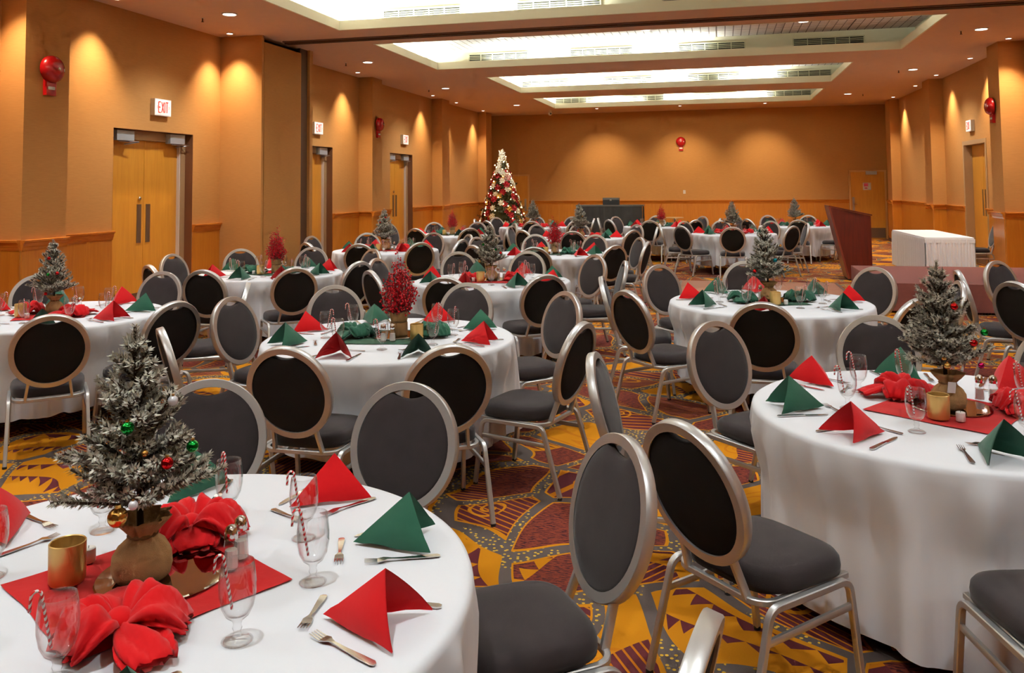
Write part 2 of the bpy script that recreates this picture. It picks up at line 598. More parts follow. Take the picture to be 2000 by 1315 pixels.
DH = 2.59
DOORS_L = [(9.43, 11.15), (14.1, 15.87), (18.97, 20.5)]
DOORS_R = [(18.42, 20.0)]
def side_wall(name, xin, xout, doors):
    mb = MB()
    ys = YF
    a, b = min(xin, xout), max(xin, xout)
    for (y0, y1) in doors:
        mb.box(a, b, ys, y0, 0, H + .6)
        mb.box(a, b, y0, y1, DH, H + .6)
        ys = y1
    mb.box(a, b, ys, YB + .3, 0, H + .6)
    return tag(ob(name, mb, M['wall']), kind='structure')
wall_left = side_wall('wall_left', XL, XL - .34, DOORS_L)
wall_right = side_wall('wall_right', XR, XR + .34, DOORS_R)
wall_back = tag(ob('wall_back', MB().box(XL - .34, XR + .34, YB, YB + .3, 0, H + .6), M['wall']), kind='structure')
tag(ob('wall_front', MB().box(XL - .34, XR + .34, YF - .3, YF, 0, H + .6), M['wall']), kind='structure')

RZ = 1.23
def panels(parent, axis, fixed, sgn, a, b, wmax=1.22, first=True):
    """wainscot panels and chair rail along one flat run; axis: the direction of the run"""
    n = max(1, math.ceil((b - a) / wmax - .05))
    for i in range(n):
        s, e = a + (b - a) * i / n + .004, a + (b - a) * (i + 1) / n - .004
        lo, hi = sorted((fixed, fixed + sgn * .014))
        mb = MB()
        if axis == 'y': mb.box(lo, hi, s, e, .1, RZ - .075)
        else: mb.box(s, e, lo, hi, .1, RZ - .075)
        ob('panel', mb, M['panel'], parent)
    prof = [(0, RZ - .115), (.02, RZ - .115), (.026, RZ - .085), (.034, RZ - .07), (.04, RZ - .034), (.058, RZ - .026), (.062, RZ - .004), (.05, RZ), (0, RZ)]
    poly = [(fixed + sgn * q[0], q[1]) for q in prof]
    if axis == 'y': ob('chair_rail', MB().prism(poly, 'y', a, b), M['rail'], parent)
    else: ob('chair_rail', MB().prism(poly, 'x', a, b), M['railx'], parent)
    lo, hi = sorted((fixed, fixed + sgn * .02))
    mb = MB()
    if axis == 'y': mb.box(lo, hi, a, b, 0, .1)
    else: mb.box(a, b, lo, hi, 0, .1)
    ob('base_strip', mb, M['base'], parent)

COLS_L = [(-1.9, -1.25, .33), (3.0, 3.6, .33), (7.62, 8.27, .33), (17.15, 17.69, .33), (22.03, 22.66, .3), (26.6, 27.28, .28)]
COLS_R = [(1.0, 1.65, .38), (5.9, 6.55, .38), (10.9, 11.55, .38), (16.1, 16.72, .4), (21.55, 22.2, .3), (26.55, 27.2, .26)]
POCKET = (11.85, 13.56, .74)
def runs(blocks, a, b):
    out, s = [], a
    for (y0, y1) in sorted(blocks):
        if y0 > s: out.append((s, y0))
        s = max(s, y1)
    if b > s: out.append((s, b))
    return out
for (a, b) in runs([c[:2] for c in COLS_L] + DOORS_L + [POCKET[:2]], YF, YB): panels(wall_left, 'y', XL, 1, a, b)
for (a, b) in runs([c[:2] for c in COLS_R] + DOORS_R, YF, YB): panels(wall_right, 'y', XR, -1, a, b)
DOORS_B = [(-7.46, -6.38), (3.93, 5.03)]
for (a, b) in runs(DOORS_B, XL, XR): panels(wall_back, 'x', YB, -1, a, b, 1.08)
for side, cols in ((1, COLS_L), (-1, COLS_R)):
    for (y0, y1, d) in cols:
        x0 = XL if side > 0 else XR
        x1 = x0 + side * d
        c = tag(ob('column', MB().box(min(x0, x1), max(x0, x1), y0, y1, 0, H), M['wall']), kind='structure')
        panels(c, 'y', x1, side, y0, y1)
        lo, hi = sorted((x0, x1))
        panels(c, 'x', y0, -1, lo, hi)
        panels(c, 'x', y1, 1, lo, hi)

# partition pocket on the left wall
y0, y1, d = POCKET
pk = tag(empty('partition_pocket', (XL, y0, 0)), kind='structure')
ob('near_jamb', MB().box(0, d, 0, .06, 0, H), M['wall'], pk)
ob('back_box', MB().box(0, d - .2, .06, y1 - y0 - .1, 0, H), M['dark'], pk)
ob('sliding_panel', MB().box(d - .1, d - .03, .125, 1.34, .02, H - .09), M['wall'], pk)
ob('brown_strip', MB().box(d - .1, d - .05, 1.34, 1.6, 0, H), M['brownstrip'], pk)
ob('far_jamb', MB().box(0, d, 1.6, y1 - y0, 0, H), M['wall'], pk)
ob('latch', MB().box(d - .1, d - .04, .065, .085, 1.55, 1.75), M['closer'], pk)
trk = tag(empty('trim_1', (0, 12.62, H)), kind='structure')
ob('track_bed', MB().box(XL + .74, XR - .0, -.14, .14, -.012, 0), M['track'], trk)
for dy in (-.045, .045):
    ob('track_rail', MB().box(XL + .74, XR, dy - .022, dy + .022, -.03, -.012), M['brownstrip'], trk)

# baseboards behind columns carry on as their own pieces of the setting
tag(ob('baseboard_back', MB().box(-6.38, 3.93, YB - .026, YB - .02, 0, .11), M['base']), kind='structure')

# ------------------------------------------------------------------ ceiling with coffers
COFFERS = [(-5.68, 3.28, -1.1, 2.2), (-5.68, 3.28, 3.75, 7.05), (-5.68, 3.28, 8.5, 11.82), (-5.68, 3.28, 13.15, 16.45), (-5.05, 2.67, 17.95, 21.3), (-5.05, 2.67, 22.78, 26.0)]
cm = MB()
ys = YF
for (x0, x1, y0, y1) in COFFERS:
    cm.box(XL, XR, ys, y0, H, H + .04)
    cm.box(XL, x0, y0, y1, H, H + .04)
    cm.box(x1, XR, y0, y1, H, H + .04)
    ys = y1
cm.box(XL, XR, ys, YB, H, H + .04)
ceiling = tag(ob('ceiling', cm, M['soffit']), kind='structure')
ZC, SB, LIP = 4.64, .3, .14
LIT = [[(-5.6, 3.2)], [(-5.6, 3.2)], [(-5.6, -1.8)], [(-4.6, -.3)], [(-4.9, -.5), (0.1, 1.5)], [(-4.0, -2.3), (-1.6, 1.5)]]   # lengths of the far cove whose tubes burn
tile_mesh = {}
for ci, (x0, x1, y0, y1) in enumerate(COFFERS):
    g = tag(empty('ceiling_coffer', ((x0 + x1) / 2, (y0 + y1) / 2, H)), kind='structure')
    hx, hy = (x1 - x0) / 2, (y1 - y0) / 2
    t = .03
    fa = MB()
    fa.box(-hx, -hx + t, -hy, hy, -.006, LIP).box(hx - t, hx, -hy, hy, -.006, LIP)
    fa.box(-hx + t, hx - t, -hy, -hy + t, -.006, LIP).box(-hx + t, hx - t, hy - t, hy, -.006, LIP)
    ob('fascia', fa, M['cove'], g)
    wl = MB()
    X, Y = hx + SB, hy + SB
    wl.box(-X - t, -X, -Y - t, Y + t, .04, ZC - H + .1).box(X, X + t, -Y - t, Y + t, .04, ZC - H + .1)
    wl.box(-X, X, -Y - t, -Y, .04, ZC - H + .1).box(-X, X, Y, Y + t, .04, ZC - H + .1)
    ob('cove_wall', wl, M['cove'], g)
    # acoustic tiles with thin bars between them
    nx, ny = round(2 * X / 1.2), round(2 * Y / .6)
    tw, th = 2 * X / nx, 2 * Y / ny
    key = (round(tw, 3), round(th, 3))
    if key not in tile_mesh:
        tile_mesh[key] = MB().box(0, tw - .02, 0, th - .006, 0, .02).mesh('ceiling_tile')
        tile_mesh[key].materials.append(M['tile'])
    for i in range(nx):
        for j in range(ny):
            ob('ceiling_tile', tile_mesh[key], None, g, (-X + i * tw + .01, -Y + j * th + .003, ZC - H))
    ob('grid_bars', MB().box(-X, X, -Y, Y, ZC - H + .021, ZC - H + .05), M['white'], g)
    # fluorescent tubes in the cove
    def tubes(axis, fixed, a, b, seg=1.2):
        n = max(1, int((b - a) / 1.32))
        for k in range(n):
            s = a + (b - a) * (k + .5) / n - seg / 2
            if axis == 'x': pts = [(s, fixed, .09), (s + seg, fixed, .09)]
            else: pts = [(fixed, s, .09), (fixed, s + seg, .09)]
            ob('fluorescent_tube', MB().tube(pts, .013, 6), M['fluor'], g)
    for (sa, sb) in LIT[ci]: tubes('x', hy + SB * .55, sa - (x0 + x1) / 2, sb - (x0 + x1) / 2)
    tubes('x', -hy - SB * .55, -hx, hx)
    tubes('y', -hx - SB * .55, -hy, hy)
    cx, cyy = (x0 + x1) / 2, (y0 + y1) / 2
    def cove(xa, xb, ya, yb, k=1.0):
        light('cove_lamp', 'AREA', ((xa + xb) / 2, (ya + yb) / 2, H + .115), COVE_W * k * max(xb - xa, yb - ya), COVE_C, rot=(PI, 0, 0), shape='RECTANGLE', size=xb - xa, size_y=yb - ya)
    for (sa, sb) in LIT[ci]: cove(sa, sb, y1 + .13, y1 + .19)
    cove(x0, x1, y0 - .19, y0 - .13)
    cove(x0 - .19, x0 - .13, y0, y1)
    cove(x1 + .13, x1 + .19, y0, y0 + (y1 - y0) * .35)
    # supply grilles on the far cove wall
    for vi, vx in enumerate((-5.05, -2.9, -.73, 1.43)):
        v = empty('air_vent', (vx - cx, Y - .002, .19), 0, g)
        W_, Hh = 1.25, .125
        ob('vent_backing', MB().box(0, W_, -.006, .0, 0, Hh), M['ventback'], v)
        fr = MB().box(-.02, W_ + .02, -.02, 0, -.02, 0).box(-.02, W_ + .02, -.02, 0, Hh, Hh + .02).box(-.02, 0, -.02, 0, 0, Hh).box(W_, W_ + .02, -.02, 0, 0, Hh)
        for k in range(1, 5): fr.box(W_ * k / 5 - .006, W_ * k / 5 + .006, -.02, 0, 0, Hh)
        ob('vent_frame', fr, M['vent'], v)
        for k in range(3):
            z = Hh * (k + 1) / 4
            ob('vent_slat', MB().box(0, W_, -.016, -.008, z - .005, z + .005), M['vent'], v)

# ------------------------------------------------------------------ doors
def leaf_pair(name, xin, side, y0, y1, closers=2, lock=True):
    """double door in a side wall; side=+1: the room lies towards +X"""
    d = tag(empty(name, (xin, y0, 0)), kind='structure')
    W_ = y1 - y0
    def X(a, b):
        p, q = -side * a, -side * b
        return min(p, q), max(p, q)
    def bx(a, b, ya, yb, za, zb): return MB().box(*X(a, b), ya, yb, za, zb)
    fr = bx(.13, .25, 0, .11, 0, DH).box(*X(.13, .25), W_ - .11, W_, 0, DH).box(*X(.13, .25), .11, W_ - .11, DH - .13, DH)
    ob('door_frame', fr, M['frame'], d)
    rv = bx(0.001, .13, 0, .004, 0, DH).box(*X(.001, .13), W_ - .004, W_, 0, DH).box(*X(.001, .13), 0, W_, DH - .004, DH)
    ob('door_reveal', rv, M['reveal'], d)
    mid = W_ / 2
    for k in (0, 1):
        a, b = (.113, mid - .003) if k == 0 else (mid + .003, W_ - .113)
        lf = ob('door_leaf', bx(.19, .24, a, b, .012, DH - .134), M['door'], d)
        pa = (mid - .14, mid - .05) if k == 0 else (mid + .05, mid + .14)
        ob('push_plate', bx(.183, .19, *pa, 1.02, 1.56), M['kick'], lf)
        ob('kick_plate', bx(.184, .19, a + .02, b - .02, .03, .33), M['kick'], lf)
        if lock and k == 0:
            ob('lock', MB().ball((-side * .175, mid - .095, 1.64), .03, sz=(.6, 1, 1)), M['chrome'], lf, smooth=True)
    ob('stop_strip', bx(.14, .19, W_ - .125, W_ - .108, 0, DH - .13), M['cream'], d)
    for k in range(closers):
        yy = .13 if k == 0 else W_ - .47
        cl = ob('door_closer', bx(.05, .135, yy, yy + .34, DH - .155, DH - .02), M['closer'], d)
        ob('closer_arm', MB().tube([(-side * .09, yy + .08, DH - .165), (-side * .04, yy + .42, DH - .168), (-side * .18, yy + .3, DH - .2)], .009, 6), M['steel'], cl)
    return d
for i, (a, b) in enumerate(DOORS_L): leaf_pair('door_%d' % (i + 1), XL, 1, a, b)
def plain_double():
    y0, y1 = DOORS_R[0]
    d = tag(empty('door_4', (XR, y0, 0)), kind='structure')
    W_ = y1 - y0
    ob('door_frame', MB().box(-.015, .2, -.04, .05, 0, DH + .04).box(-.015, .2, W_ - .05, W_ + .04, 0, DH + .04).box(-.015, .2, .05, W_ - .05, DH - .05, DH + .04), M['frame'], d)
    for k in (0, 1):
        a, b = (.053, W_ / 2 - .003) if k == 0 else (W_ / 2 + .003, W_ - .053)
        lf = ob('door_leaf', MB().box(.15, .2, a, b, .012, DH - .053), M['door'], d)
        pa = (W_ / 2 - .12, W_ / 2 - .05) if k == 0 else (W_ / 2 + .05, W_ / 2 + .12)
        ob('push_plate', MB().box(.143, .15, *pa, 1.05, 1.6), M['kick'], lf)
        ob('kick_plate', MB().box(.144, .15, a + .02, b - .02, .03, .36), M['kick'], lf)
plain_double()
def single(name, x0, x1, sign=False):
    d = tag(empty(name, (x0, YB, 0)), kind='structure')
    W_, hh = x1 - x0, 2.14
    ob('door_frame', MB().box(0, .05, -.05, .01, 0, hh).box(W_ - .05, W_, -.05, .01, 0, hh).box(.05, W_ - .05, -.05, .01, hh - .05, hh), M['frameb'], d)
    lf = ob('door_leaf', MB().box(.054, W_ - .054, -.035, .01, .012, hh - .054), M['door'], d)
    ob('kick_plate', MB().box(.07, W_ - .07, -.04, -.035, .03, .34), M['kick'], lf)
    hx = .12 if sign else W_ - .14
    h = ob('door_handle', MB().box(hx - .035, hx + .035, -.046, -.035, .88, 1.3), M['steel'], lf)
    ob('lever', MB().tube([(hx, -.05, 1.08), (hx, -.09, 1.08), (hx + (.1 if sign else -.1), -.09, 1.08)], .011, 8), M['chrome'], h)
    if sign:
        ob('door_closer', MB().box(.5, .82, -.11, -.05, hh - .14, hh - .03), M['closer'], d)
        n = ob('notice', MB().box(.41, .65, -.039, -.036, 1.52, 1.75), M['cream'], lf)
        ob('notice_print', MB().box(.44, .56, -.041, -.0395, 1.63, 1.73).box(.46, .54, -.041, -.0395, 1.56, 1.6), M['pink'], n)
        ob('notice_figure', MB().prism([(.57, 1.54), (.64, 1.54), (.625, 1.66), (.61, 1.72), (.595, 1.66)], 'y', -.0415, -.0395), M['white'], n)
single('door_5', -7.46, -6.38)
single('door_6', 3.93, 5.03, True)

# ------------------------------------------------------------------ wall fittings
def exit_sign(x, y, z, side, label):
    s = empty('exit_sign', (x, y, z), PI / 2 if side > 0 else -PI / 2)   # local +X along the wall, local -Y into the room
    W_, Hh, D = .36, .235, .07
    ob('housing', MB().box(-W_ / 2, W_ / 2, -D, 0, -Hh / 2, Hh / 2), M['white'], s)
    ob('face', MB().box(-W_ / 2 + .012, W_ / 2 - .012, -D - .004, -D, -Hh / 2 + .012, Hh / 2 - .012), M['exitface'], s)
    L_ = MB()
    y0_, y1_ = -D - .007, -D - .004
    h2, t, w_ = .075, .016, .05
    def stroke(a, b):
        a, b = Vector(a), Vector(b)
        d_ = (b - a).normalized() * t / 2
        n_ = Vector((-d_.y, d_.x))
        L_.prism([tuple(a - n_), tuple(b - n_), tuple(b + n_), tuple(a + n_)], 'y', y0_, y1_)
    xs = [-.105, -.037, .013, .055]
    x_ = xs[0]
    stroke((x_, -h2), (x_, h2)); stroke((x_, -h2), (x_ + w_, -h2)); stroke((x_, 0), (x_ + w_ * .8, 0)); stroke((x_, h2), (x_ + w_, h2))
    x_ = xs[1]
    stroke((x_, -h2), (x_ + w_, h2)); stroke((x_, h2), (x_ + w_, -h2))
    x_ = xs[2] + .022
    stroke((x_, -h2), (x_, h2))
    x_ = xs[3]
    stroke((x_, h2), (x_ + w_, h2)); stroke((x_ + w_ / 2, -h2), (x_ + w_ / 2, h2))
    ob('lettering', L_, M['exitred'], s)
    ar = MB()
    L_ = ar
    stroke((-.135, 0), (-.12, .02)); stroke((-.135, 0), (-.12, -.02))
    ob('arrow', ar, M['cream'], s)
    ar = MB()
    L_ = ar
    stroke((.135, 0), (.12, .02)); stroke((.135, 0), (.12, -.02))
    ob('arrow', ar, M['cream'], s)
    return tag(s, label, 'exit sign', 'lit exit signs over the doors')
exit_sign(XL, 10.34, 2.93, 1, 'white exit sign with red letters over the nearest double doors')
exit_sign(XL, 15.12, 2.94, 1, 'lit exit sign just past the partition pocket, over the second doors')
exit_sign(XL, 19.85, 2.95, 1, 'lit exit sign over the farthest double doors of the long wall')
exit_sign(XR, 19.31, 2.93, -1, 'lit exit sign over the doors behind the skirted table')
def bell(x, y, z, rz, label, size=1.0):
    s = empty('fire_bell', (x, y, z), rz)     # local -Y into the room
    q = MB().lathe([(.155, 0), (.158, .02), (.15, .055), (.12, .09), (.07, .11), (.0, .115)], 28)
    g = ob('gong', q, M['red'], s, (0, -.03, 0), (PI / 2, 0, 0), smooth='auto')
    ob('hub', MB().lathe([(.02, .11), (.018, .125), (0, .126)], 12), M['chrome'], g, smooth='auto')
    ob('gong_label', MB().box(.05, .105, -.02, .015, .098, .1015), M['white'], g)
    ob('back_plate', MB().box(-.07, .07, -.05, 0, -.30, .06), M['red'], s)
    ob('plate_label', MB().box(-.05, .05, -.054, -.05, -.235, -.2), M['white'], s)
    return tag(s, label, 'fire bell', 'red fire alarm bells')
bell(XL + .33, 7.95, 3.15, PI / 2, 'large red fire bell on the nearest column, upper corner')
bell(XL + .33, 17.42, 3.16, PI / 2, 'red fire bell on the column between two exit signs')
bell(-1.23, YB, 3.16, 0, 'red fire bell alone in the middle of back wall')
bell(XR - .4, 16.45, 3.1, -PI / 2, 'red fire bell on the column by the skirted table')
plug = tag(ob('wall_outlet', MB().box(-.04, .04, -.006, 0, -.06, .06), M['cream'], None, (-1.15, YB, 1.5)), 'small cream wall plate above the back wall rail', 'outlet')

def downlight(r, lens, ring):
    s = empty('downlight')
    ob('trim_ring', MB().lathe([(r, 0), (r * 1.22, 0), (r * 1.24, -.008), (r * 1.0, -.014), (r, 0)], 24), ring, s, smooth='auto')
    ob('lens', MB().lathe([(r * 1.0, -.004), (0.0, -.006)], 24), lens, s)
    return Proto(s)
dl = downlight(.09, M['lens'], M['white'])
wl_ = downlight(.045, M['washlens'], M['white'])
SIDE_DOWN = [(-6.58, 10.26), (-6.6, 15.03), (-6.56, 19.67), (-5.92, 24.53), (4.1, 14.65), (4.1, 19.54), (3.46, 24.44), (-6.58, 5.5), (4.1, 9.8), (-6.58, .8), (4.1, 5.0), (4.1, .3)]
def spot(loc, e, c, deg, blend=.9, aim=None, soft=.06):
    light('down_lamp', 'SPOT', loc, e, c, aim=aim or (loc[0], loc[1], 0), spot_size=math.radians(deg), spot_blend=blend, shadow_soft_size=soft)
ORD = ['first', 'second', 'third', 'fourth', 'fifth', 'sixth', 'seventh', 'eighth', 'ninth', 'tenth']
def rank(y, ys): return ORD[sorted(ys).index(y)]
for (x, y) in SIDE_DOWN:
    sd = 'long door wall' if x < 0 else 'stage side wall'
    n_ = rank(y, [q[1] for q in SIDE_DOWN if (q[0] < 0) == (x < 0)])
    dl.put((x, y, H), 0, 'round recessed downlight in flat ceiling, %s one along the %s' % (n_, sd), 'downlight', 'large downlights in the flat ceiling')
    spot((x, y, H - .04), DOWN_W * 10, DOWN_C, 125)
for ci, (x0, x1, y0, y1) in enumerate(COFFERS):
    for x in (-4.05, -1.28, 1.5):
        y = y0 + (y1 - y0) * .72
        wh = {-4.05: 'left end', -1.28: 'middle', 1.5: 'right end'}[x]
        dl.put((x, y, ZC), 0, 'round downlight among the tiles at the %s of the %s lit coffer' % (wh, ORD[ci]), 'downlight', 'downlights inside the coffers')
        spot((x, y, ZC - .04), DOWN_W * 10, DOWN_C, 110)
WASH = [(-7.4, 11.55, 1), (-7.4, 9.0, 1), (-7.4, 7.25, 1), (-7.4, 16.33, 1), (-7.4, 21.12, 1), (-7.4, 23.18, 1), (-7.4, 26.0, 1),
        (4.82, 15.75, 0), (4.84, 18.09, 0), (4.84, 20.75, 0), (4.85, 22.92, 0), (4.86, 25.78, 0)]
WASHB = [(-3.77, 26.5), (-1.16, 26.45), (1.38, 26.45)]
for (x, y, s_) in WASH:
    n_ = rank(y, [q[1] for q in WASH if q[2] == s_])
    wl_.put((x, y, H), 0, 'small bright wall washer, %s one along the %s' % (n_, 'long door wall' if s_ else 'stage side wall'), 'downlight', 'small wall washer lights')
    spot((x, y, H - .03), WASH_W * 9, WASH_C, 82, 1.0, (x + (-.35 if s_ else .35) * .35, y, 0), .03)
for (x, y) in WASHB:
    wl_.put((x, y, H), 0, 'small wall washer before the back wall, %s' % {-3.77: 'left of the fire bell', -1.16: 'right above the fire bell', 1.38: 'right of the fire bell'}[x], 'downlight', 'wall washers before the back wall')
    spot((x, y, H - .03), WASH_W * 7.5, WASH_C, 78, 1.0, (x, YB + .2, 1.2), .03)

def sprinkler():
    s = empty('sprinkler')
    ob('escutcheon', MB().lathe([(.0, -.008), (.03, -.006), (.034, 0)], 14), M['cream'], s, smooth=True)
    ob('head', MB().lathe([(.009, 0), (.009, -.05), (.02, -.055), (.02, -.06), (0, -.06)], 10), M['brownstrip'], s)
    return Proto(s)
sp = sprinkler()
SPR = [(-7.1, 10.4), (-7.06, 15.03), (-7.06, 19.85), (3.83, 14.75), (3.83, 19.62), (3.87, 24.6)]
for (x, y) in SPR:
    n_ = rank(y, [q[1] for q in SPR if (q[0] < 0) == (x < 0)])
    sp.put((x, y, H), 0, 'small sprinkler head below the flat ceiling, %s one along the %s' % (n_, 'long door wall' if x < 0 else 'stage side wall'), 'sprinkler', 'ceiling sprinkler heads')
cam_ = empty('security_camera', (-5.33, 26.72, H))
ob('mount', MB().lathe([(.05, 0), (.05, -.03), (.03, -.05)], 16, cap0=True, cap1=True), M['white'], cam_)
ob('body', MB().ball((0, 0, -.1), .07, 14, 10), M['white'], cam_, smooth=True)
ob('lens', MB().ball((.03, -.055, -.11), .03, 10, 8), M['glide'], cam_, smooth=True)
tag(cam_, 'white dome security camera at the corner of the last coffer', 'security camera')
# ------------------------------------------------------------------ stage, lectern, skirted table, bar
st = empty('stage', (2.08, 12.38, 0))
SW, SD, SH = XR - 2.08 - .45, 2.5, .4
ob('deck', MB().box(0, SW, 0, SD, SH - .06, SH), M['stage'], st)
ob('front_skirt', MB().box(.0, SW, -.012, .01, .03, SH - .001), M['stage'], st)
ob('side_skirt', MB().box(-.012, .01, .0, SD, .03, SH - .001), M['stage'], st)
ob('deck_seam', MB().box(1.2, 1.206, 0, SD, SH, SH + .001), M['brownstrip'], st)
for (x, y) in [(.15, .2), (SW - .2, .2), (.15, SD - .2), (SW - .2, SD - .2)]:
    ob('leg', MB().tube([(x, y, 0), (x, y, SH - .06)], .025, 8), M['steel'], st)
tag(st, 'low platform stage covered in plain maroon brown carpet', 'stage')

df = empty('dance_floor', (-.75, 12.6, 0))
for i in range(3):
    for j in range(3):
        ob('floor_panel', MB().box(.05 + i * .865, .05 + i * .865 + .86, .05 + j * .99, .05 + j * .99 + .985, 0, .022), M['dance'], df)
for (a, b, c, d_) in [(0, 2.7, 0, .05), (0, 2.7, 3.03, 3.08), (0, .05, .05, 3.03), (2.65, 2.7, .05, 3.03)]:
    ob('edge_ramp', MB().box(a, b, c, d_, 0, .016), M['steel'], df)
tag(df, 'flat portable dance floor of plain brown panels with metal edging', 'dance floor')

lc = empty('lectern', (2.22, 16.25, 0))
side_poly = [(0, .03), (.40, .03), (.40, 1.17), (-.30, 1.33)]
ob('side_panel', MB().prism([(.015, .03), (.40, .03), (.40, 1.165), (-.28, 1.32)], 'y', 0, .03), M['mahog'], lc)
ob('side_panel', MB().prism([(.015, .03), (.40, .03), (.40, 1.165), (-.28, 1.32)], 'y', .57, .6), M['mahog'], lc)
ob('front_panel', MB().prism([(-.02, .03), (.015, .03), (-.28, 1.32), (-.315, 1.33)], 'y', -.01, .61), M['mahog_lit'], lc)
ob('reading_top', MB().prism([(-.315, 1.33), (-.31, 1.355), (.42, 1.19), (.42, 1.165)], 'y', -.02, .62), M['mahog'], lc)
ob('shelf', MB().box(-.1, .38, .03, .57, .7, .72), M['mahog'], lc)
ob('plinth', MB().box(-.0, .40, .0, .6, 0, .03), M['dark'], lc)
tag(lc, 'dark red mahogany lectern with slanted front standing beside the stage', 'lectern')

stb = empty('skirted_table', (3.62, 16.78, 0))
TW, TD, TH = .82, 2.6, .75
stb.rotation_euler = (0, 0, 0.03)
ob('table_top', MB().box(0, TW, 0, TD, TH - .03, TH), M['linen'], stb)
def pleats(a, b, n, zt, zb, amp, seed):
    rr = random.Random(seed)
    A, B = Vector(a), Vector(b)
    L_ = (B - A).length
    t = (B - A).normalized()
    nn = Vector((t.y, -t.x, 0))
    m = n * 8
    mb = MB()
    rows = [zt, zt - .06, (zt + zb) / 2, zb]
    ph = [rr.uniform(-.6, .6) for _ in range(n + 1)]
    vs_ = []
    for ri, z in enumerate(rows):
        k = [0.25, .7, 1.0, 1.15][ri]
        for i in range(m + 1):
            u = i / m
            o = amp * k * (math.sin(2 * PI * u * n + ph[int(u * n)]) * .8 + .4 * math.sin(2 * PI * u * n * .37 + seed))
            q = A + t * (u * L_) + nn * (o + .012)
            vs_.append((q.x, q.y, z))
    fs = [(r * (m + 1) + i, r * (m + 1) + i + 1, (r + 1) * (m + 1) + i + 1, (r + 1) * (m + 1) + i) for r in range(3) for i in range(m)]
    return mb.add(vs_, fs)
ob('skirt', pleats((0, 0, 0), (TW, 0, 0), 16, TH - .035, .02, .012, 1), M['linen'], stb, smooth=True)
ob('skirt', pleats((0, TD, 0), (0, 0, 0), 44, TH - .035, .02, .012, 2), M['linen'], stb, smooth=True)
ob('skirt', pleats((TW, 0, 0), (TW, TD, 0), 44, TH - .035, .02, .012, 3), M['linen'], stb, smooth=True)
ob('skirt', pleats((TW, TD, 0), (0, TD, 0), 16, TH - .035, .02, .012, 4), M['linen'], stb, smooth=True)
ob('skirt_band', MB().box(-.012, TW + .012, -.014, TD + .012, TH - .1, TH - .028), M['linen'], stb)
for (x, y) in [(.08, .1), (TW - .08, .1), (.08, TD - .1), (TW - .08, TD - .1)]:
    ob('leg', MB().tube([(x, y, 0), (x, y, TH - .03)], .015, 8), M['steel'], stb)
tag(stb, 'long table in a white pleated skirt behind the stage', 'table')

br = empty('bar_counter', (-4.45, 26.4, 0))
ob('counter_top', MB().box(-.02, 2.1, -.02, .62, 1.08, 1.12), M['bartop'], br)
ob('drape', pleats((0, 0, 0), (2.07, 0, 0), 10, 1.08, .02, .012, 7), M['barcloth'], br, smooth=True)
ob('drape', pleats((2.07, 0, 0), (2.07, .6, 0), 4, 1.08, .02, .02, 8), M['barcloth'], br, smooth=True)
ob('drape', pleats((0, .6, 0), (0, 0, 0), 4, 1.08, .02, .012, 9), M['barcloth'], br, smooth=True)
ob('carcass', MB().box(.06, 2.0, .06, .55, 0, 1.08), M['barcloth'], br)
tag(br, 'bar counter draped in black cloth against the back wall', 'bar')
mo = empty('equipment_case', (-3.38, 26.72, 1.12))
ob('shell', MB().box(-.25, .25, -.15, .15, 0, .21), M['barcloth'], mo)
ob('lid', MB().box(-.255, .255, -.155, .155, .16, .225), M['bartop'], mo)
ob('latch', MB().box(-.03, .03, -.165, -.155, .13, .18), M['steel'], mo)
tag(mo, 'black case standing on top of the draped bar', 'case')
ct = empty('cocktail_table', (-1.4, 26.6, 0))
ob('table_top', MB().lathe([(0, .70), (.27, .70), (.275, .715), (.27, .73), (0, .73)], 28), M['lightwood'], ct, smooth='auto')
ob('pedestal', MB().tube([(0, 0, .03), (0, 0, .70)], .03, 10), M['dark'], ct)
ob('foot', MB().lathe([(.22, 0), (.22, .015), (.04, .035)], 20, cap0=True), M['dark'], ct)
tag(ct, 'small light wood pedestal table by the back wall panels', 'table')

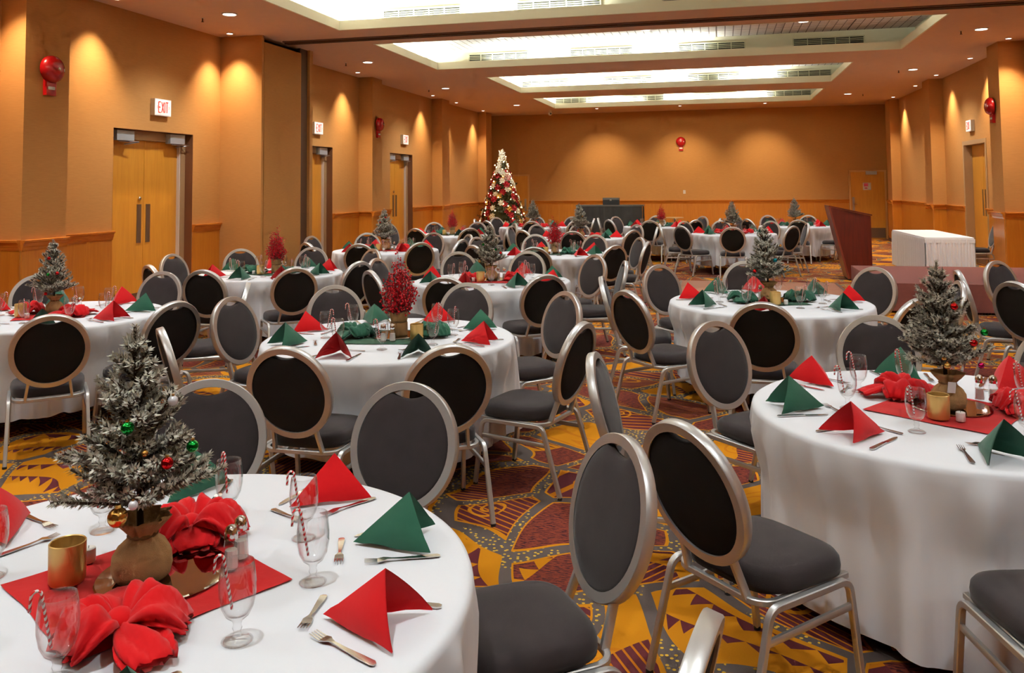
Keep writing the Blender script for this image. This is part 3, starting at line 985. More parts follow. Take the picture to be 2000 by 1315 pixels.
# ------------------------------------------------------------------ chair
def ellipse(a, b, n, dip=True, k=1.0):
    pts = []
    for i in range(n):
        t = 2 * PI * i / n
        x, y = a * math.sin(t), b * math.cos(t)
        if dip and y > 0 and abs(x) < .085:
            y = min(y, b - .036 * math.cos(x / .085 * PI / 2) ** .45) if abs(x) < .085 else y
        pts.append((x, y))
    return pts
def make_chair():
    c = empty('banquet_chair')          # origin: floor below the seat middle, +Y faces the table
    # seat cushion
    seat = MB()
    rows = [(.40, .93), (.405, .99), (.43, 1.0), (.455, .985), (.47, .94), (.478, .85), (.483, .6), (.486, .3)]
    n = 40
    vs_ = []
    for (z, k) in rows:
        for i in range(n):
            a = 2 * PI * i / n
            ca, sa = math.cos(a), math.sin(a)
            x = math.copysign(abs(ca) ** .5, ca) * .225 * k
            y = math.copysign(abs(sa) ** .5, sa) * .215 * k
            x *= 1 + .06 * (y / .215)
            vs_.append((x, y, z))
    fs = [(r * n + i, r * n + (i + 1) % n, (r + 1) * n + (i + 1) % n, (r + 1) * n + i) for r in range(len(rows) - 1) for i in range(n)]
    fs.append(tuple(range(n))[::-1])
    fs.append(tuple(range((len(rows) - 1) * n, len(rows) * n)))
    seat.add(vs_, fs)
    ob('seat', seat, M['fabric'], c, smooth=True)
    # back: plane tilted backwards, local u sideways, v up
    tilt = math.radians(15)
    O = Vector((0, -.262, .475))
    V = Vector((0, -math.sin(tilt), math.cos(tilt)))
    Nf = Vector((0, math.cos(tilt), math.sin(tilt)))       # towards the sitter
    A_, B_ = .222, .2365
    def P3(u, v, d=0.0):
        q = O + Vector((u, 0, 0)) + V * (v + B_ + .016) + Nf * d
        return (q.x, q.y, q.z)
    ring = MB()
    sec = [(-.017, -.02), (.014, -.02), (.017, -.016), (.017, .016), (.014, .02), (-.017, .02)]
    n = 56
    vs_ = []
    for i in range(n):
        t = 2 * PI * i / n
        e = Vector((math.sin(t) / A_, math.cos(t) / B_))
        e.normalize()
        for (o_, d_) in sec:
            vs_.append(P3(A_ * math.sin(t) + e.x * o_, B_ * math.cos(t) + e.y * o_, d_))
    k = len(sec)
    fs = [(i * k + j, i * k + (j + 1) % k, ((i + 1) % n) * k + (j + 1) % k, ((i + 1) % n) * k + j) for i in range(n) for j in range(k)]
    ring.add(vs_, fs)
    br_ = ob('back_ring', ring, M['alu'], c, smooth='auto')
    out = ellipse(A_ - .014, B_ - .014, 64)
    def pad(layers, flip):
        mb = MB()
        vs_ = []
        for (kk, d_) in layers:
            for (u, v) in out:
                vs_.append(P3(u * kk, v * kk - .004 * (1 - kk), d_))
        n = len(out)
        fs = [(r * n + i, r * n + (i + 1) % n, (r + 1) * n + (i + 1) % n, (r + 1) * n + i) for r in range(len(layers) - 1) for i in range(n)]
        fs.append(tuple(range((len(layers) - 1) * n, len(layers) * n)))
        fs.append(tuple(range(n))[::-1])
        return mb.add(vs_, fs)
    ob('back_pad', pad([(1.0, -.002), (1.0, .010), (.985, .017), (.94, .022), (.8, .026), (.5, .029), (.2, .03)], False), M['fabric'], c, smooth='auto')
    ob('back_panel', pad([(1.0, -.002), (1.0, -.010), (.97, -.0135), (.6, -.015), (.2, -.0155)], True), M['black'], c, smooth='auto')
    for sx in (-1, 1):
        u = .118 * sx
        v = -B_ * math.sqrt(1 - (u / A_) ** 2) + .006
        a = P3(u, v)
        ob('back_post', MB().tube([a, (.138 * sx, -.228, .392)], .01, 8, flat=(.009, .015)), M['alu'], c, smooth='auto')
    # seat rail: U shaped tube around the back of the seat
    pts = []
    for i in range(0, 9):
        a = PI * i / 8 * .5
        pts.append((.205 - .07 + .07 * math.cos(a), -.16 - .07 * math.sin(a), .388))
    left = [(-x, y, z) for (x, y, z) in pts[::-1]]
    rail = [(.205, .2, .388)] + pts + left + [(-.205, .2, .388)]
    ob('seat_rail', MB().tube(rail, .011, 8, flat=(.011, .011), up=(0, 0, 1)), M['alu'], c, smooth='auto')
    ob('front_rail', MB().tube([(-.2, .19, .385), (.2, .19, .385)], .011, 8, flat=(.011, .011), up=(0, 0, 1)), M['alu'], c, smooth='auto')
    for sx in (-1, 1):
        x = .232 * sx
        def arc(cy, cz, r, a0, a1, n=5): return [(x, cy + r * math.cos(a0 + (a1 - a0) * i / n), cz + r * math.sin(a0 + (a1 - a0) * i / n)) for i in range(n + 1)]
        rear = [(x * 1.04, -.335, .012)] + arc(-.185, .335, .05, PI * .93, PI / 2) + [(x, -.02, .385)]
        fro = [(x * 1.03, .225, .012)] + arc(.135, .335, .05, PI * .04, PI / 2) + [(x, -.02, .385)]
        for p_ in (rear, fro):
            lg = ob('leg', MB().tube(p_, .013, 8, flat=(.0125, .0125)), M['alu'], c, smooth='auto')
            ob('glide', MB().lathe([(.014, 0), (.014, .014)], 10, p_[0][0], p_[0][1], True, True), M['glide'], lg)
        ob('stretcher', MB().tube([(x * 1.005, -.245, .285), (x * 1.005, .198, .295)], .009, 8, flat=(.012, .008)), M['alu'], c, smooth='auto')
    return Proto(c)
chair = make_chair()
SEAT_OFF = .365

# ------------------------------------------------------------------ tables and table ware
def cloth_mesh(seed, nfold, drop, dents=()):
    rr = random.Random(seed)
    R_, zt = .838, .762
    n = 288
    harm = [(nfold, rr.uniform(0, 6.28), 1.0), (nfold * 2 - 3, rr.uniform(0, 6.28), .35), (5, rr.uniform(0, 6.28), .45), (nfold + 4, rr.uniform(0, 6.28), .6)]
    def wv(a): return sum(w_ * (2.4 * (.5 + .5 * math.sin(k * a + ph + .5 * math.sin(3 * a + ph))) ** 2.4 - .9) for k, ph, w_ in harm)
    mb = MB()
    vs_ = []
    rings = [(.0001, 0), (.35, 0), (.7, 0), (.8, 0), (.826, -.0015), (.838, -.009), (.843, -.024)]
    for (r, dz) in rings:
        for i in range(n):
            a = 2 * PI * i / n
            vs_.append((r * math.cos(a), r * math.sin(a), zt + dz))
    m = 16
    for j in range(1, m + 1):
        t = j / m
        for i in range(n):
            a = 2 * PI * i / n
            amp = .029 * t ** .6
            r = .843 + .03 * t + amp * wv(a)
            for b in dents:
                d_ = abs((a - b + PI) % (2 * PI) - PI)
                k_ = max(0.0, min(1.0, (.42 - d_) / .14))
                r -= max(0.0, r - .797 - .5 * amp * wv(a)) * k_ * min(1.0, max(0.0, (t - .12) / .3))
            hem = drop + .02 * math.sin(2 * a + seed) + .012 * math.sin(4 * a + 2 * seed) - .008 * wv(a)
            vs_.append((r * math.cos(a), r * math.sin(a), zt - .024 - t * (hem - .024)))
    N_ = len(vs_) // n
    fs = [(r * n + i, r * n + (i + 1) % n, (r + 1) * n + (i + 1) % n, (r + 1) * n + i) for r in range(N_ - 1) for i in range(n)]
    mb.add(vs_, [f[::-1] for f in fs])
    me = mb.mesh('tablecloth', True)
    me.materials.append(M['linen'])
    return me
CLP = [(3, 21, .63), (8, 25, .60), (14, 19, .62)]
def make_table():
    t = empty('round_table')
    ob('table_top', MB().lathe([(0, .73), (.825, .73), (.832, .745), (.825, .757), (0, .757)], 48), M['tabletop'], t, smooth='auto')
    for k in range(4):
        a = PI / 4 + k * PI / 2
        x, y = .5 * math.cos(a), .5 * math.sin(a)
        ob('leg', MB().tube([(x, y, 0), (x * .95, y * .95, .73)], .016, 8), M['steel'], t)
    return Proto(t)
table = make_table()

def make_goblet():
    prof = [(0, .004), (.022, .004), (.034, .001), (.035, .003), (.026, .008), (.010, .014), (.0075, .022), (.011, .03), (.0085, .038), (.012, .047), (.026, .058), (.036, .078), (.041, .105), (.0415, .13), (.039, .155), (.036, .175),
            (.0345, .175), (.0375, .155), (.040, .13), (.0395, .106), (.0345, .08), (.024, .061), (.0, .053)]
    g = ob('water_goblet', MB().lathe(prof, 28), M['glass'], smooth=True)
    return Proto(g)
goblet = make_goblet()
def make_cane():
    pts = [(.012, 0, .070), (.030, 0, .172)]
    for i in range(0, 9):
        a = PI * (1 - i / 8)
        pts.append((.0405 + .0105 * math.cos(a), 0, .176 + .0125 * math.sin(a)))
    pts += [(.052, 0, .165), (.053, 0, .148)]
    return Proto(ob('candy_cane', MB().tube(pts, .0033, 8), M['cane'], smooth=True))
cane = make_cane()

def napkin_mesh(seed, h=.135, fw=.10):
    """pyramid fold: ridge runs from the peak down to the tail, open between the two front tips"""
    rr = random.Random(seed)
    P = Vector((.004, -.025, h)); T_ = Vector((0, .135, .002))
    mb = MB()
    for sx in (-1, 1):
        F = Vector((sx * fw * rr.uniform(.92, 1.08), -.10 + rr.uniform(-.012, .012), .002))
        n = 8
        for layer, off in ((0, 0.0), (1, .004)):
            idx = {}
            vs_ = []
            for i in range(n + 1):
                for j in range(n + 1 - i):
                    u, v = i / n, j / n          # barycentric: P*(1-u-v) + T*u + F*v
                    q = P * (1 - u - v) + T_ * u + F * v
                    b = 27 * u * v * (1 - u - v) * .012 + 4 * v * (1 - v - u) * .010
                    q = q + Vector((sx, .15, .1)) * b - Vector((sx * off, 0, 0)) * (1 if v > 0 else .0)
                    if 1 - u - v < .13: q.z = max(q.z, .001) + .004 * math.sin(u * 9 + seed)
                    idx[i, j] = len(vs_)
                    vs_.append((q.x, q.y, max(q.z, .0015)))
            fs = []
            for i in range(n):
                for j in range(n - i):
                    fs.append((idx[i, j], idx[i + 1, j], idx[i, j + 1]))
                    if j < n - i - 1: fs.append((idx[i + 1, j], idx[i + 1, j + 1], idx[i, j + 1]))
            mb.add(vs_, fs)
    # rolled hem along both base edges
    return mb.mesh('folded_napkin', 'auto')
NAP = {}
for nm in ('redcloth', 'greencloth'):
    NAP[nm] = []
    for s_ in range(3):
        me = napkin_mesh(5 + s_ * 3 + (nm == 'redcloth'), .128 + .008 * s_, .098 + .006 * s_)
        me.materials.append(M[nm])
        NAP[nm].append(me)

def make_fork(L_=.20):
    mb = MB()
    pr = [(-.5, .0045, .002), (-.46, .009, .003), (-.3, .0085, .003), (0.0, .005, .004), (.14, .0035, .006), (.20, .006, .007), (.25, .0115, .006), (.33, .0125, .003)]
    vs_ = []
    for (y, w_, z) in pr:
        for (sx, dz) in ((-1, 0), (1, 0), (1, .002), (-1, .002)): vs_.append((sx * w_, y * L_, z + dz))
    fs = []
    for i in range(len(pr) - 1):
        for k in range(4): fs.append((i * 4 + k, i * 4 + (k + 1) % 4, (i + 1) * 4 + (k + 1) % 4, (i + 1) * 4 + k))
    fs += [(3, 2, 1, 0), tuple(range((len(pr) - 1) * 4, len(pr) * 4))]
    mb.add(vs_, fs)
    for k in range(4):
        x = -.0105 + k * .007
        a, b = .33 * L_, .5 * L_
        mb.add([(x - .0017, a, .003), (x + .0017, a, .003), (x + .0008, b, .007), (x - .0008, b, .007), (x - .0017, a, .005), (x + .0017, a, .005), (x + .0008, b, .0085), (x - .0008, b, .0085)],
               [(0, 3, 2, 1), (4, 5, 6, 7), (0, 1, 5, 4), (1, 2, 6, 5), (2, 3, 7, 6), (3, 0, 4, 7)])
    return Proto(ob('fork', mb, M['silver'], smooth='auto'))
def make_knife(L_=.23):
    mb = MB()
    pr = [(-.5, .005), (-.46, .0095), (-.2, .008), (.02, .006), (.05, .0085), (.3, .0095), (.44, .007), (.5, .0015)]
    vs_ = []
    for i, (y, w_) in enumerate(pr):
        t = .0045 if i < 4 else .0018
        for (sx, z) in ((-1, .001), (1, .001), (1, .001 + t), (-1, .001 + t)): vs_.append((sx * w_ + (.002 if i > 4 else 0), y * L_, z))
    fs = []
    for i in range(len(pr) - 1):
        for k in range(4): fs.append((i * 4 + k, i * 4 + (k + 1) % 4, (i + 1) * 4 + (k + 1) % 4, (i + 1) * 4 + k))
    fs += [(3, 2, 1, 0), tuple(range((len(pr) - 1) * 4, len(pr) * 4))]
    mb.add(vs_, fs)
    return Proto(ob('table_knife', mb, M['silver'], smooth='auto'))
fork, dfork, knife = make_fork(.205), make_fork(.165), make_knife()
dfork.root.name = 'dessert_fork'

def bow_mesh(seed):
    """loosely knotted cloth: crumpled petals and tails around a knot"""
    rr = random.Random(seed)
    mb = MB()
    mb.ball((0, 0, .032), .028, 12, 8, (1.1, 1, .85))
    n = 6
    for k in range(n):
        a = 2 * PI * k / n + rr.uniform(-.25, .25)
        L_ = rr.uniform(.085, .135)
        tail = k in (0, 3)
        if tail: L_ *= 1.25
        wdt = rr.uniform(.035, .055)
        hgt = rr.uniform(.03, .055) if not tail else .028
        d = Vector((math.cos(a), math.sin(a), 0)); t = Vector((-d.y, d.x, 0))
        rows, cols = 12, 30
        vs_ = []
        ph = rr.uniform(0, 6)
        for i in range(rows):
            u = i / (rows - 1)
            c = d * (.012 + L_ * u)
            wr = wdt * (.25 + 1.0 * math.sin(PI * min(1, u * .8 + .02)) ** .8) * (1 if not tail else .6 + .7 * u)
            zc = .024 + hgt * math.sin(PI * u) * .8 * (1 if not tail else .5) - .014 * u
            th = (.022 * math.sin(PI * (u * .9 + .05)) + .003) if not tail else .007
            for j in range(cols):
                b = 2 * PI * j / cols
                fold = abs(math.sin(2.5 * b + ph + u * 2.2)) - .5
                fold2 = abs(math.sin(4.5 * b - ph * 1.7 + u * 4)) - .5
                crk = 1 + .34 * fold + .22 * fold2
                z_ = zc + th * math.sin(b) * crk + .016 * fold * math.sin(PI * u)
                vs_.append(c + t * (wr * math.cos(b) * crk) + d * (.018 * fold2 * u) + Vector((0, 0, max(.002, z_))))
        fs = [(i * cols + j, i * cols + (j + 1) % cols, (i + 1) * cols + (j + 1) % cols, (i + 1) * cols + j) for i in range(rows - 1) for j in range(cols)]
        fs.append(tuple(range((rows - 1) * cols, rows * cols)))
        mb.add(vs_, fs)
    return mb.mesh('knotted_cloth', True)
BOW = {}
for nm in ('redcloth', 'greencloth'):
    BOW[nm] = []
    for s_ in (2, 9):
        me = bow_mesh(s_)
        me.materials.append(M[nm])
        BOW[nm].append(me)
def runner_mesh(mat, s_=.262):
    mb = MB()
    n = 14
    vs_ = []
    rr = random.Random(4)
    for i in range(n + 1):
        for j in range(n + 1):
            x, y = -s_ + 2 * s_ * i / n, -s_ + 2 * s_ * j / n
            vs_.append((x + .004 * math.sin(y * 20), y + .004 * math.sin(x * 23), .0025 + .0015 * math.sin(x * 31 + y * 17) + .001 * rr.random()))
    fs = [(i * (n + 1) + j, (i + 1) * (n + 1) + j, (i + 1) * (n + 1) + j + 1, i * (n + 1) + j + 1) for i in range(n) for j in range(n)]
    mb.add(vs_, fs)
    me = mb.mesh('table_runner', True)
    me.materials.append(M[mat])
    return me
RUN = {'redcloth': runner_mesh('redrun'), 'greencloth': runner_mesh('greenrun')}
mirror = Proto(ob('mirror_plate', MB().lathe([(0, 0), (.165, 0), (.167, .003), (.164, .006), (0, .006)], 48), M['mirror'], smooth='auto'))
def make_votive():
    v = empty('votive_holder')
    ob('gold_glass', MB().lathe([(0, 0), (.040, 0), (.044, .006), (.0445, .10), (.0425, .102), (.0405, .1), (.0395, .012), (0, .011)], 28), M['gold'], v, smooth='auto')
    ob('candle', MB().lathe([(.034, .012), (.034, .045), (0, .043)], 20), M['goldlight'], v, smooth='auto')
    return Proto(v)
votive = make_votive()
def make_tealight():
    v = empty('white_candle')
    ob('wax', MB().lathe([(.017, 0), (.0185, .002), (.0185, .036), (.015, .038), (0, .036)], 20, cap0=True), M['wax'], v, smooth='auto')
    ob('wick', MB().tube([(0, 0, .036), (.001, 0, .043)], .001, 5), M['glide'], v)
    return Proto(v)
tealight = make_tealight()
def make_shaker():
    s = empty('glass_shaker')
    ob('jar', MB().lathe([(.0, 0), (.02, 0), (.0225, .004), (.021, .03), (.0185, .065), (.0165, .08)], 8), M['glass'], s)
    ob('contents', MB().lathe([(.0, .004), (.019, .004), (.0175, .03), (.016, .05), (0, .05)], 8), M['wax'], s)
    ob('cap', MB().lathe([(.0175, .078), (.0185, .082), (.018, .096), (.014, .108), (.006, .114), (0, .115)], 16), M['chrome'], s, smooth='auto')
    return Proto(s)
shaker = make_shaker()

# ------------------------------------------------------------------ centrepieces
def needle_mesh(seed, z0, z1, rad, nbr, twig, per_m, nl, nw, droop=.3, power=.8, whorls=11):
    """conifer: branches with twigs, every needle a thin pointed blade"""
    rr = np.random.default_rng(seed)
    segs = []
    nlev = whorls
    i = 0
    for lv in range(nlev):
        tl = lv / nlev
        m = max(3, int(nbr / nlev * (1.45 - 1.05 * tl)))
        for k in range(m):
            i += 1
            t = min(.97, max(0.0, tl + rr.uniform(-.28, .28) / nlev))
            z = z0 + (z1 - z0) * t
            a = lv * 1.1 + 2 * PI * (k + rr.uniform(-.25, .25)) / m
            fall = (1 - t) ** power
            L_ = (rad * fall + rad * .05) * rr.uniform(.66, 1.14)
            el = droop + .5 * t + rr.uniform(-.15, .25)
            d = np.array([math.cos(a) * math.cos(el), math.sin(a) * math.cos(el), math.sin(el)])
            s = np.array([0, 0, z])
            e = s + d * L_
            segs.append((s + d * L_ * .1, e, 1.0))
            tw_l = twig * (.3 + .75 * fall)
            nt = max(2, int(L_ / twig * 2.0))
            for k2 in range(nt):
                f = .28 + .70 * (k2 + .5) / nt
                sd = np.cross(d, [0, 0, 1.0])
                sd /= np.linalg.norm(sd)
                q = d * .75 + sd * (1 if k2 % 2 else -1) * rr.uniform(.4, .8) + np.array([0, 0, rr.uniform(-.1, .45)])
                q /= np.linalg.norm(q)
                segs.append((s + d * L_ * f, s + d * L_ * f + q * tw_l * rr.uniform(.55, 1.1) * (1.15 - .5 * f), .9))
    # leading shoot
    segs.append((np.array([0, 0, z1 - .1 * (z1 - z0)]), np.array([.004, 0, z1 + .07 * (z1 - z0)]), 1.0))
    vs_, fs, tw = [], [], MB()
    for (s, e, k) in segs:
        d = e - s
        L_ = np.linalg.norm(d)
        d = d / L_
        u = np.cross(d, [.3, .5, .8])
        u /= np.linalg.norm(u)
        v = np.cross(d, u)
        n = max(4, int(L_ * per_m))
        for j in range(n):
            f = (j + rr.uniform(0, 1)) / n
            b = rr.uniform(0, 2 * PI)
            o = u * math.cos(b) + v * math.sin(b)
            nd_ = d * rr.uniform(.45, .95) + o * .8
            nd_ /= np.linalg.norm(nd_)
            p0 = s + d * L_ * f
            sd = np.cross(nd_, d)
            sd /= (np.linalg.norm(sd) + 1e-6)
            l2 = nl * rr.uniform(.7, 1.15)
            i0 = len(vs_)
            w_ = sd * nw * .5
            vs_ += [p0 - w_ * .7, p0 + nd_ * l2 * .55 - w_, p0 + nd_ * l2, p0 + nd_ * l2 * .55 + w_]
            fs.append((i0, i0 + 1, i0 + 2, i0 + 3))
        tw.tube([tuple(s), tuple(e)], nw * .9, 4, caps=False)
    me = bpy.data.meshes.new('foliage')
    me.from_pydata([tuple(map(float, q)) for q in vs_], [], fs)
    me.update()
    return me, tw
def sack_mesh(seed, hgt=.155, r=.072):
    rr = random.Random(seed)
    ph = [rr.uniform(0, 6) for _ in range(4)]
    def fn(q, z, a):
        t = z / hgt
        k = .10 * max(0, t - .35) * 1.4 + .01
        return q * (1 + k * math.sin(9 * a + ph[0]) + k * .7 * math.sin(14 * a + ph[1]) + .02 * math.sin(3 * a + ph[2]))
    prof = [(0, 0), (r * .8, .0), (r * .97, .012), (r * 1.04, hgt * .22), (r * 1.0, hgt * .42), (r * .78, hgt * .58), (r * .52, hgt * .68), (r * .46, hgt * .74), (r * .58, hgt * .82), (r * .78, hgt * .93), (r * .95, hgt * 1.04),
            (r * .9, hgt * 1.03), (r * .7, hgt * .9), (r * .3, hgt * .8)]
    return MB().lathe(prof, 64, fn=fn).mesh('burlap_sack', True)
TREE_ME = []
for sd_ in (5, 21):
    me, tw = needle_mesh(sd_, .185, .625, .185, 92, .075, 900, .021, .0050, droop=.42, power=.72)
    me.materials.append(M['needles'])
    wme = tw.mesh('twigs')
    wme.materials.append(M['bark'])
    TREE_ME.append((me, wme))
SACK = sack_mesh(3)
SACK.materials.append(M['burlap'])
BAUB = MB().ball((0, 0, 0), .0165, 16, 10).mesh('bauble', True)
CAPM = MB().lathe([(.005, .0155), (.005, .021), (0, .022)], 10).mesh('cap')
CAPM.materials.append(M['b_gold'])
TRUNK = MB().tube([(0, 0, .12), (.003, 0, .4), (0, 0, .62)], [.009, .006, .003], 8).mesh('trunk', True)
TRUNK.materials.append(M['bark'])
BAUBM = {}
for k in ('b_red', 'b_green', 'b_gold', 'b_blue', 'b_pink', 'b_white'):
    me = BAUB.copy()
    me.materials.append(M[k])
    BAUBM[k] = me
def mini_tree(loc, rz, variant, baubles, label, group, sc=1.0, tagged=False, extra=None):
    t = empty('potted_fir', loc, rz)
    t.scale = (sc,) * 3
    me, wme = TREE_ME[variant]
    lean = (0, -.05, 0)
    fo = ob('foliage', me, None, t, (0, 0, 0), lean)
    ob('twigs', wme, None, fo)
    ob('trunk', TRUNK, None, t, (0, 0, 0), lean)
    sk = ob('burlap_sack', SACK, None, t)
    ob('tie', MB().lathe([(.0345, .108), (.0395, .113), (.0345, .119)], 24), M['string'], sk)
    for (k, x, y, z, s_) in baubles:
        b = ob('bauble', BAUBM[k], None, t, (x, y, z))
        b.scale = (s_,) * 3
        c = ob('bauble_cap', CAPM, None, b)
    if tagged:
        ob('paper_tag', MB().box(-.017, .017, -.002, 0, 0, .05), M['white'], t, (-.005, -.078, .085), (.2, .05, .1))
    return tag(t, label, 'tabletop tree', group)

def berry_mesh(seed, hgt, rad, nst, nb, top):
    rr = random.Random(seed)
    st_, be = MB(), MB()
    ico = []
    for k in range(nst):
        a = k * 2.4 + rr.uniform(-.3, .3)
        f = (k + .5) / nst
        out = rad * math.sqrt(f) * .95
        h = hgt * (1 - .55 * f ** 1.3) * rr.uniform(.85, 1.05)
        if k == 0: h = top
        pts = []
        for i in range(6):
            u = i / 5
            r_ = out * math.sin(u * PI * .62) ** 1.0
            pts.append((r_ * math.cos(a + .4 * u) + .006 * math.sin(u * 7 + k), r_ * math.sin(a + .4 * u), .05 + h * u))
        st_.tube(pts, [.003 - .002 * i / 5 for i in range(6)], 5)
        m = int(nb * (h / hgt))
        for i in range(m):
            u = .3 + .7 * (i + rr.random()) / m
            x = u * 5
            j = min(4, int(x))
            g = x - j
            q = [pts[j][c] * (1 - g) + pts[j + 1][c] * g for c in range(3)]
            o = [rr.gauss(0, .016) for _ in range(3)]
            c = (q[0] + o[0], q[1] + o[1], q[2] + o[2])
            r0 = rr.uniform(.0062, .0095) * (1.15 - .45 * u)
            be.ball(c, r0, 7, 5)
            st_.tube([q, c], .0009, 3, caps=False)
    a, b = st_.mesh('stems'), be.mesh('berries', True)
    a.materials.append(M['stem'])
    b.materials.append(M['berry'])
    return a, b
BERRY = [berry_mesh(3, .40, .125, 40, 30, .47), berry_mesh(12, .38, .115, 36, 28, .47)]
def potfn(q, z, a): return q * (1 + .02 * math.sin(7 * a) + .015 * math.sin(11 * a + 2) + (.05 * math.sin(5 * a) if z > .13 else 0))
POT = MB().lathe([(0, 0), (.056, 0), (.058, .01), (.057, .085), (.05, .092), (.055, .1), (.064, .15), (.06, .16), (.045, .13), (.0, .12)], 48, fn=potfn).mesh('burlap_pot', True)
POT.materials.append(M['burlap'])
def berry_pot(loc, rz, variant, label, group, sc=1.0):
    t = empty('berry_arrangement', loc, rz)
    t.scale = (sc,) * 3
    p_ = ob('burlap_pot', POT, None, t)
    ob('tie', MB().lathe([(.052, .085), (.057, .092), (.052, .099)], 24), M['string'], p_)
    a, b = BERRY[variant]
    ob('stems', a, None, t, (0, 0, .04))
    tag(ob('berries', b, None, t, (0, 0, .04)), kind='stuff')
    return tag(t, label, 'berry arrangement', group)

# ------------------------------------------------------------------ the table plan
R_, G_ = 'redcloth', 'greencloth'
OCT = ['far', 'far left', 'left', 'near left', 'near', 'near right', 'right', 'far right']     # from 90 degrees, turning left
def octants(angs):
    """one distinct direction word for each angle"""
    order = sorted(range(len(angs)), key=lambda i: (angs[i] - 90) % 360)
    best = None
    n = len(angs)
    if n == 8:
        for sh in range(8):
            e = 0
            for q, i in enumerate(order):
                t = 90 + 45 * ((q + sh) % 8)
                e += ((angs[i] - t + 180) % 360 - 180) ** 2
            if best is None or e < best[0]: best = (e, sh)
        return {i: OCT[(q + best[1]) % 8] for q, i in enumerate(order)}
    used, out = set(), {}
    for i in range(n):
        c = sorted(range(8), key=lambda k: abs((angs[i] - 90 - 45 * k + 180) % 360 - 180))
        k = next(k for k in c if k not in used)
        used.add(k)
        out[i] = OCT[k]
    return out
# key: centre, descriptor, decoration, colour of runner, chairs (angle, radius), settings (angles) with the colour of the first, rich detail
TABLES = {
 'A': ((-1.46, 1.93), 'front left table', 'tree', R_, [(82, 1.4), (118, 1.43), (37, 1.4), (-12, 1.42)], [-6, 34, 73, 116, 165, -150, -105, -55], R_, 2),
 'B': ((-2.19, 5.35), 'second-row berry table', 'berry', G_, [(-90, 1.39), (-55, 1.43), (-15, 1.41), (44, 1.43), (85, 1.43), (131, 1.42), (168, 1.4), (-134, 1.42)], [-96, -53, -7, 42, 82, 122, 170, -144], R_, 2),
 'C': ((.96, 4.13), 'front right table', 'tree', R_, [(-134, 1.58), (-178, 1.56), (135, 1.43), (93, 1.41), (54, 1.43), (-87, 1.46, 13)], [-133, -89, -44, 8, 53, 94, 140, -171], R_, 2),
 'D': ((-5.28, 5.78), 'table by the nearest double doors', 'tree', R_, [(-49, 1.5), (-16, 1.48), (92, 1.43), (139, 1.43), (28, 1.48)], [-13, 28, 82, 128, 170, -142, -97, -55], R_, 2),
 'E': ((.385, 7.56), 'tree table before the stage', 'tree', G_, [(-95, 1.52), (-137, 1.5), (-176, 1.41), (134, 1.43), (96, 1.55), (46, 1.5), (-50, 1.46), (1, 1.48)], [-96, -38, 12, 52, 98, 128, 173, -143], R_, 2),
 'F': ((-5.21, 9.04), 'berry table by the partition pocket', 'berry', G_, [(-84, 1.59), (-52, 1.59), (-19, 1.43), (57, 1.43), (98, 1.43), (136, 1.43), (176, 1.43), (-123, 1.4)], [-88, -50, -8, 33, 80, 120, 160, -128], G_, 2),
 'G': ((-2.4, 8.72), 'middle tree table', 'tree', R_, [(-90, 1.51), (-55, 1.43), (11, 1.41), (46, 1.4), (87, 1.41), (122, 1.43), (171, 1.42), (-131, 1.4)], [-98, -54, -5, 30, 75, 120, 175, -143], R_, 2),
 'H': ((-5.22, 12.6), 'tree table along the long wall', 'tree', R_, [(-83, 1.43), (-48, 1.43), (-121, 1.43), (172, 1.43), (126, 1.43), (77, 1.43), (40, 1.43), (-14, 1.41)], None, R_, 1),
 'I': ((-5.5, 16.7), 'berry table along the long wall', 'berry', G_, [(-98, 1.43), (-56, 1.43), (-11, 1.43), (34, 1.43), (82, 1.43), (122, 1.43), (170, 1.43), (-138, 1.43)], None, G_, 0),
 'J': ((-2.46, 12.25), 'middle berry table', 'berry', G_, [(-126, 1.43), (-88, 1.43), (-42, 1.43), (-9, 1.45), (30, 1.43), (70, 1.43), (112, 1.43), (157, 1.42)], None, R_, 1),
 'K': ((-2.62, 16.0), 'tree table before the bar', 'tree', R_, [(-128, 1.43), (-86, 1.43), (-41, 1.43), (4, 1.43), (48, 1.43), (100, 1.43), (139, 1.43), (176, 1.43)], None, G_, 0),
 'L': ((-4.4, 19.9), 'far table near the Christmas tree', 'tree', R_, [(-128, 1.43), (-80, 1.43), (-37, 1.43), (8, 1.43), (60, 1.43), (100, 1.43), (145, 1.43), (-172, 1.43)], None, R_, 0),
 'M': ((-1.45, 20.4), 'far berry table beside the bar', 'berry', G_, [(-138, 1.43), (-94, 1.43), (-52, 1.43), (-8, 1.43), (46, 1.43), (96, 1.43), (142, 1.43), (-178, 1.43)], None, G_, 0),
 'N': ((.24, 17.6), 'tree table beyond the dance floor', 'tree', R_, [(-92, 1.43), (-134, 1.43), (-175, 1.45), (135, 1.43), (100, 1.43), (56, 1.43), (8, 1.43), (-42, 1.43)], None, R_, 0),
 'O': ((1.7, 20.7), 'farthest tree table by the lectern', 'tree', G_, [(-92, 1.43), (-45, 1.43), (-2, 1.43), (40, 1.43), (74, 1.43), (113, 1.43), (155, 1.43), (-142, 1.43)], None, R_, 0),
 'P': ((3.6, 8.4), 'table at the picture edge', None, R_, [(177, 1.49), (129, 1.41), (-149, 1.52)], None, R_, -1),
}
GOB = {'C': [-119, -64, -20, 30, 72, 103, 140, -173]}
BOWS = {'A': [(-65, .27), (103, .28)], 'B': [(-177, .245), (22, .29)], 'C': [(122, .27), (6, .31)], 'E': [(190, .23), (20, .26)], 'D': [(-10, .22), (180, .24)], 'G': [(190, .22), (10, .24)]}
RUNROT = {'A': 60, 'B': 10, 'C': 55, 'E': 20}
TZ = .7635
rr_ = random.Random(77)
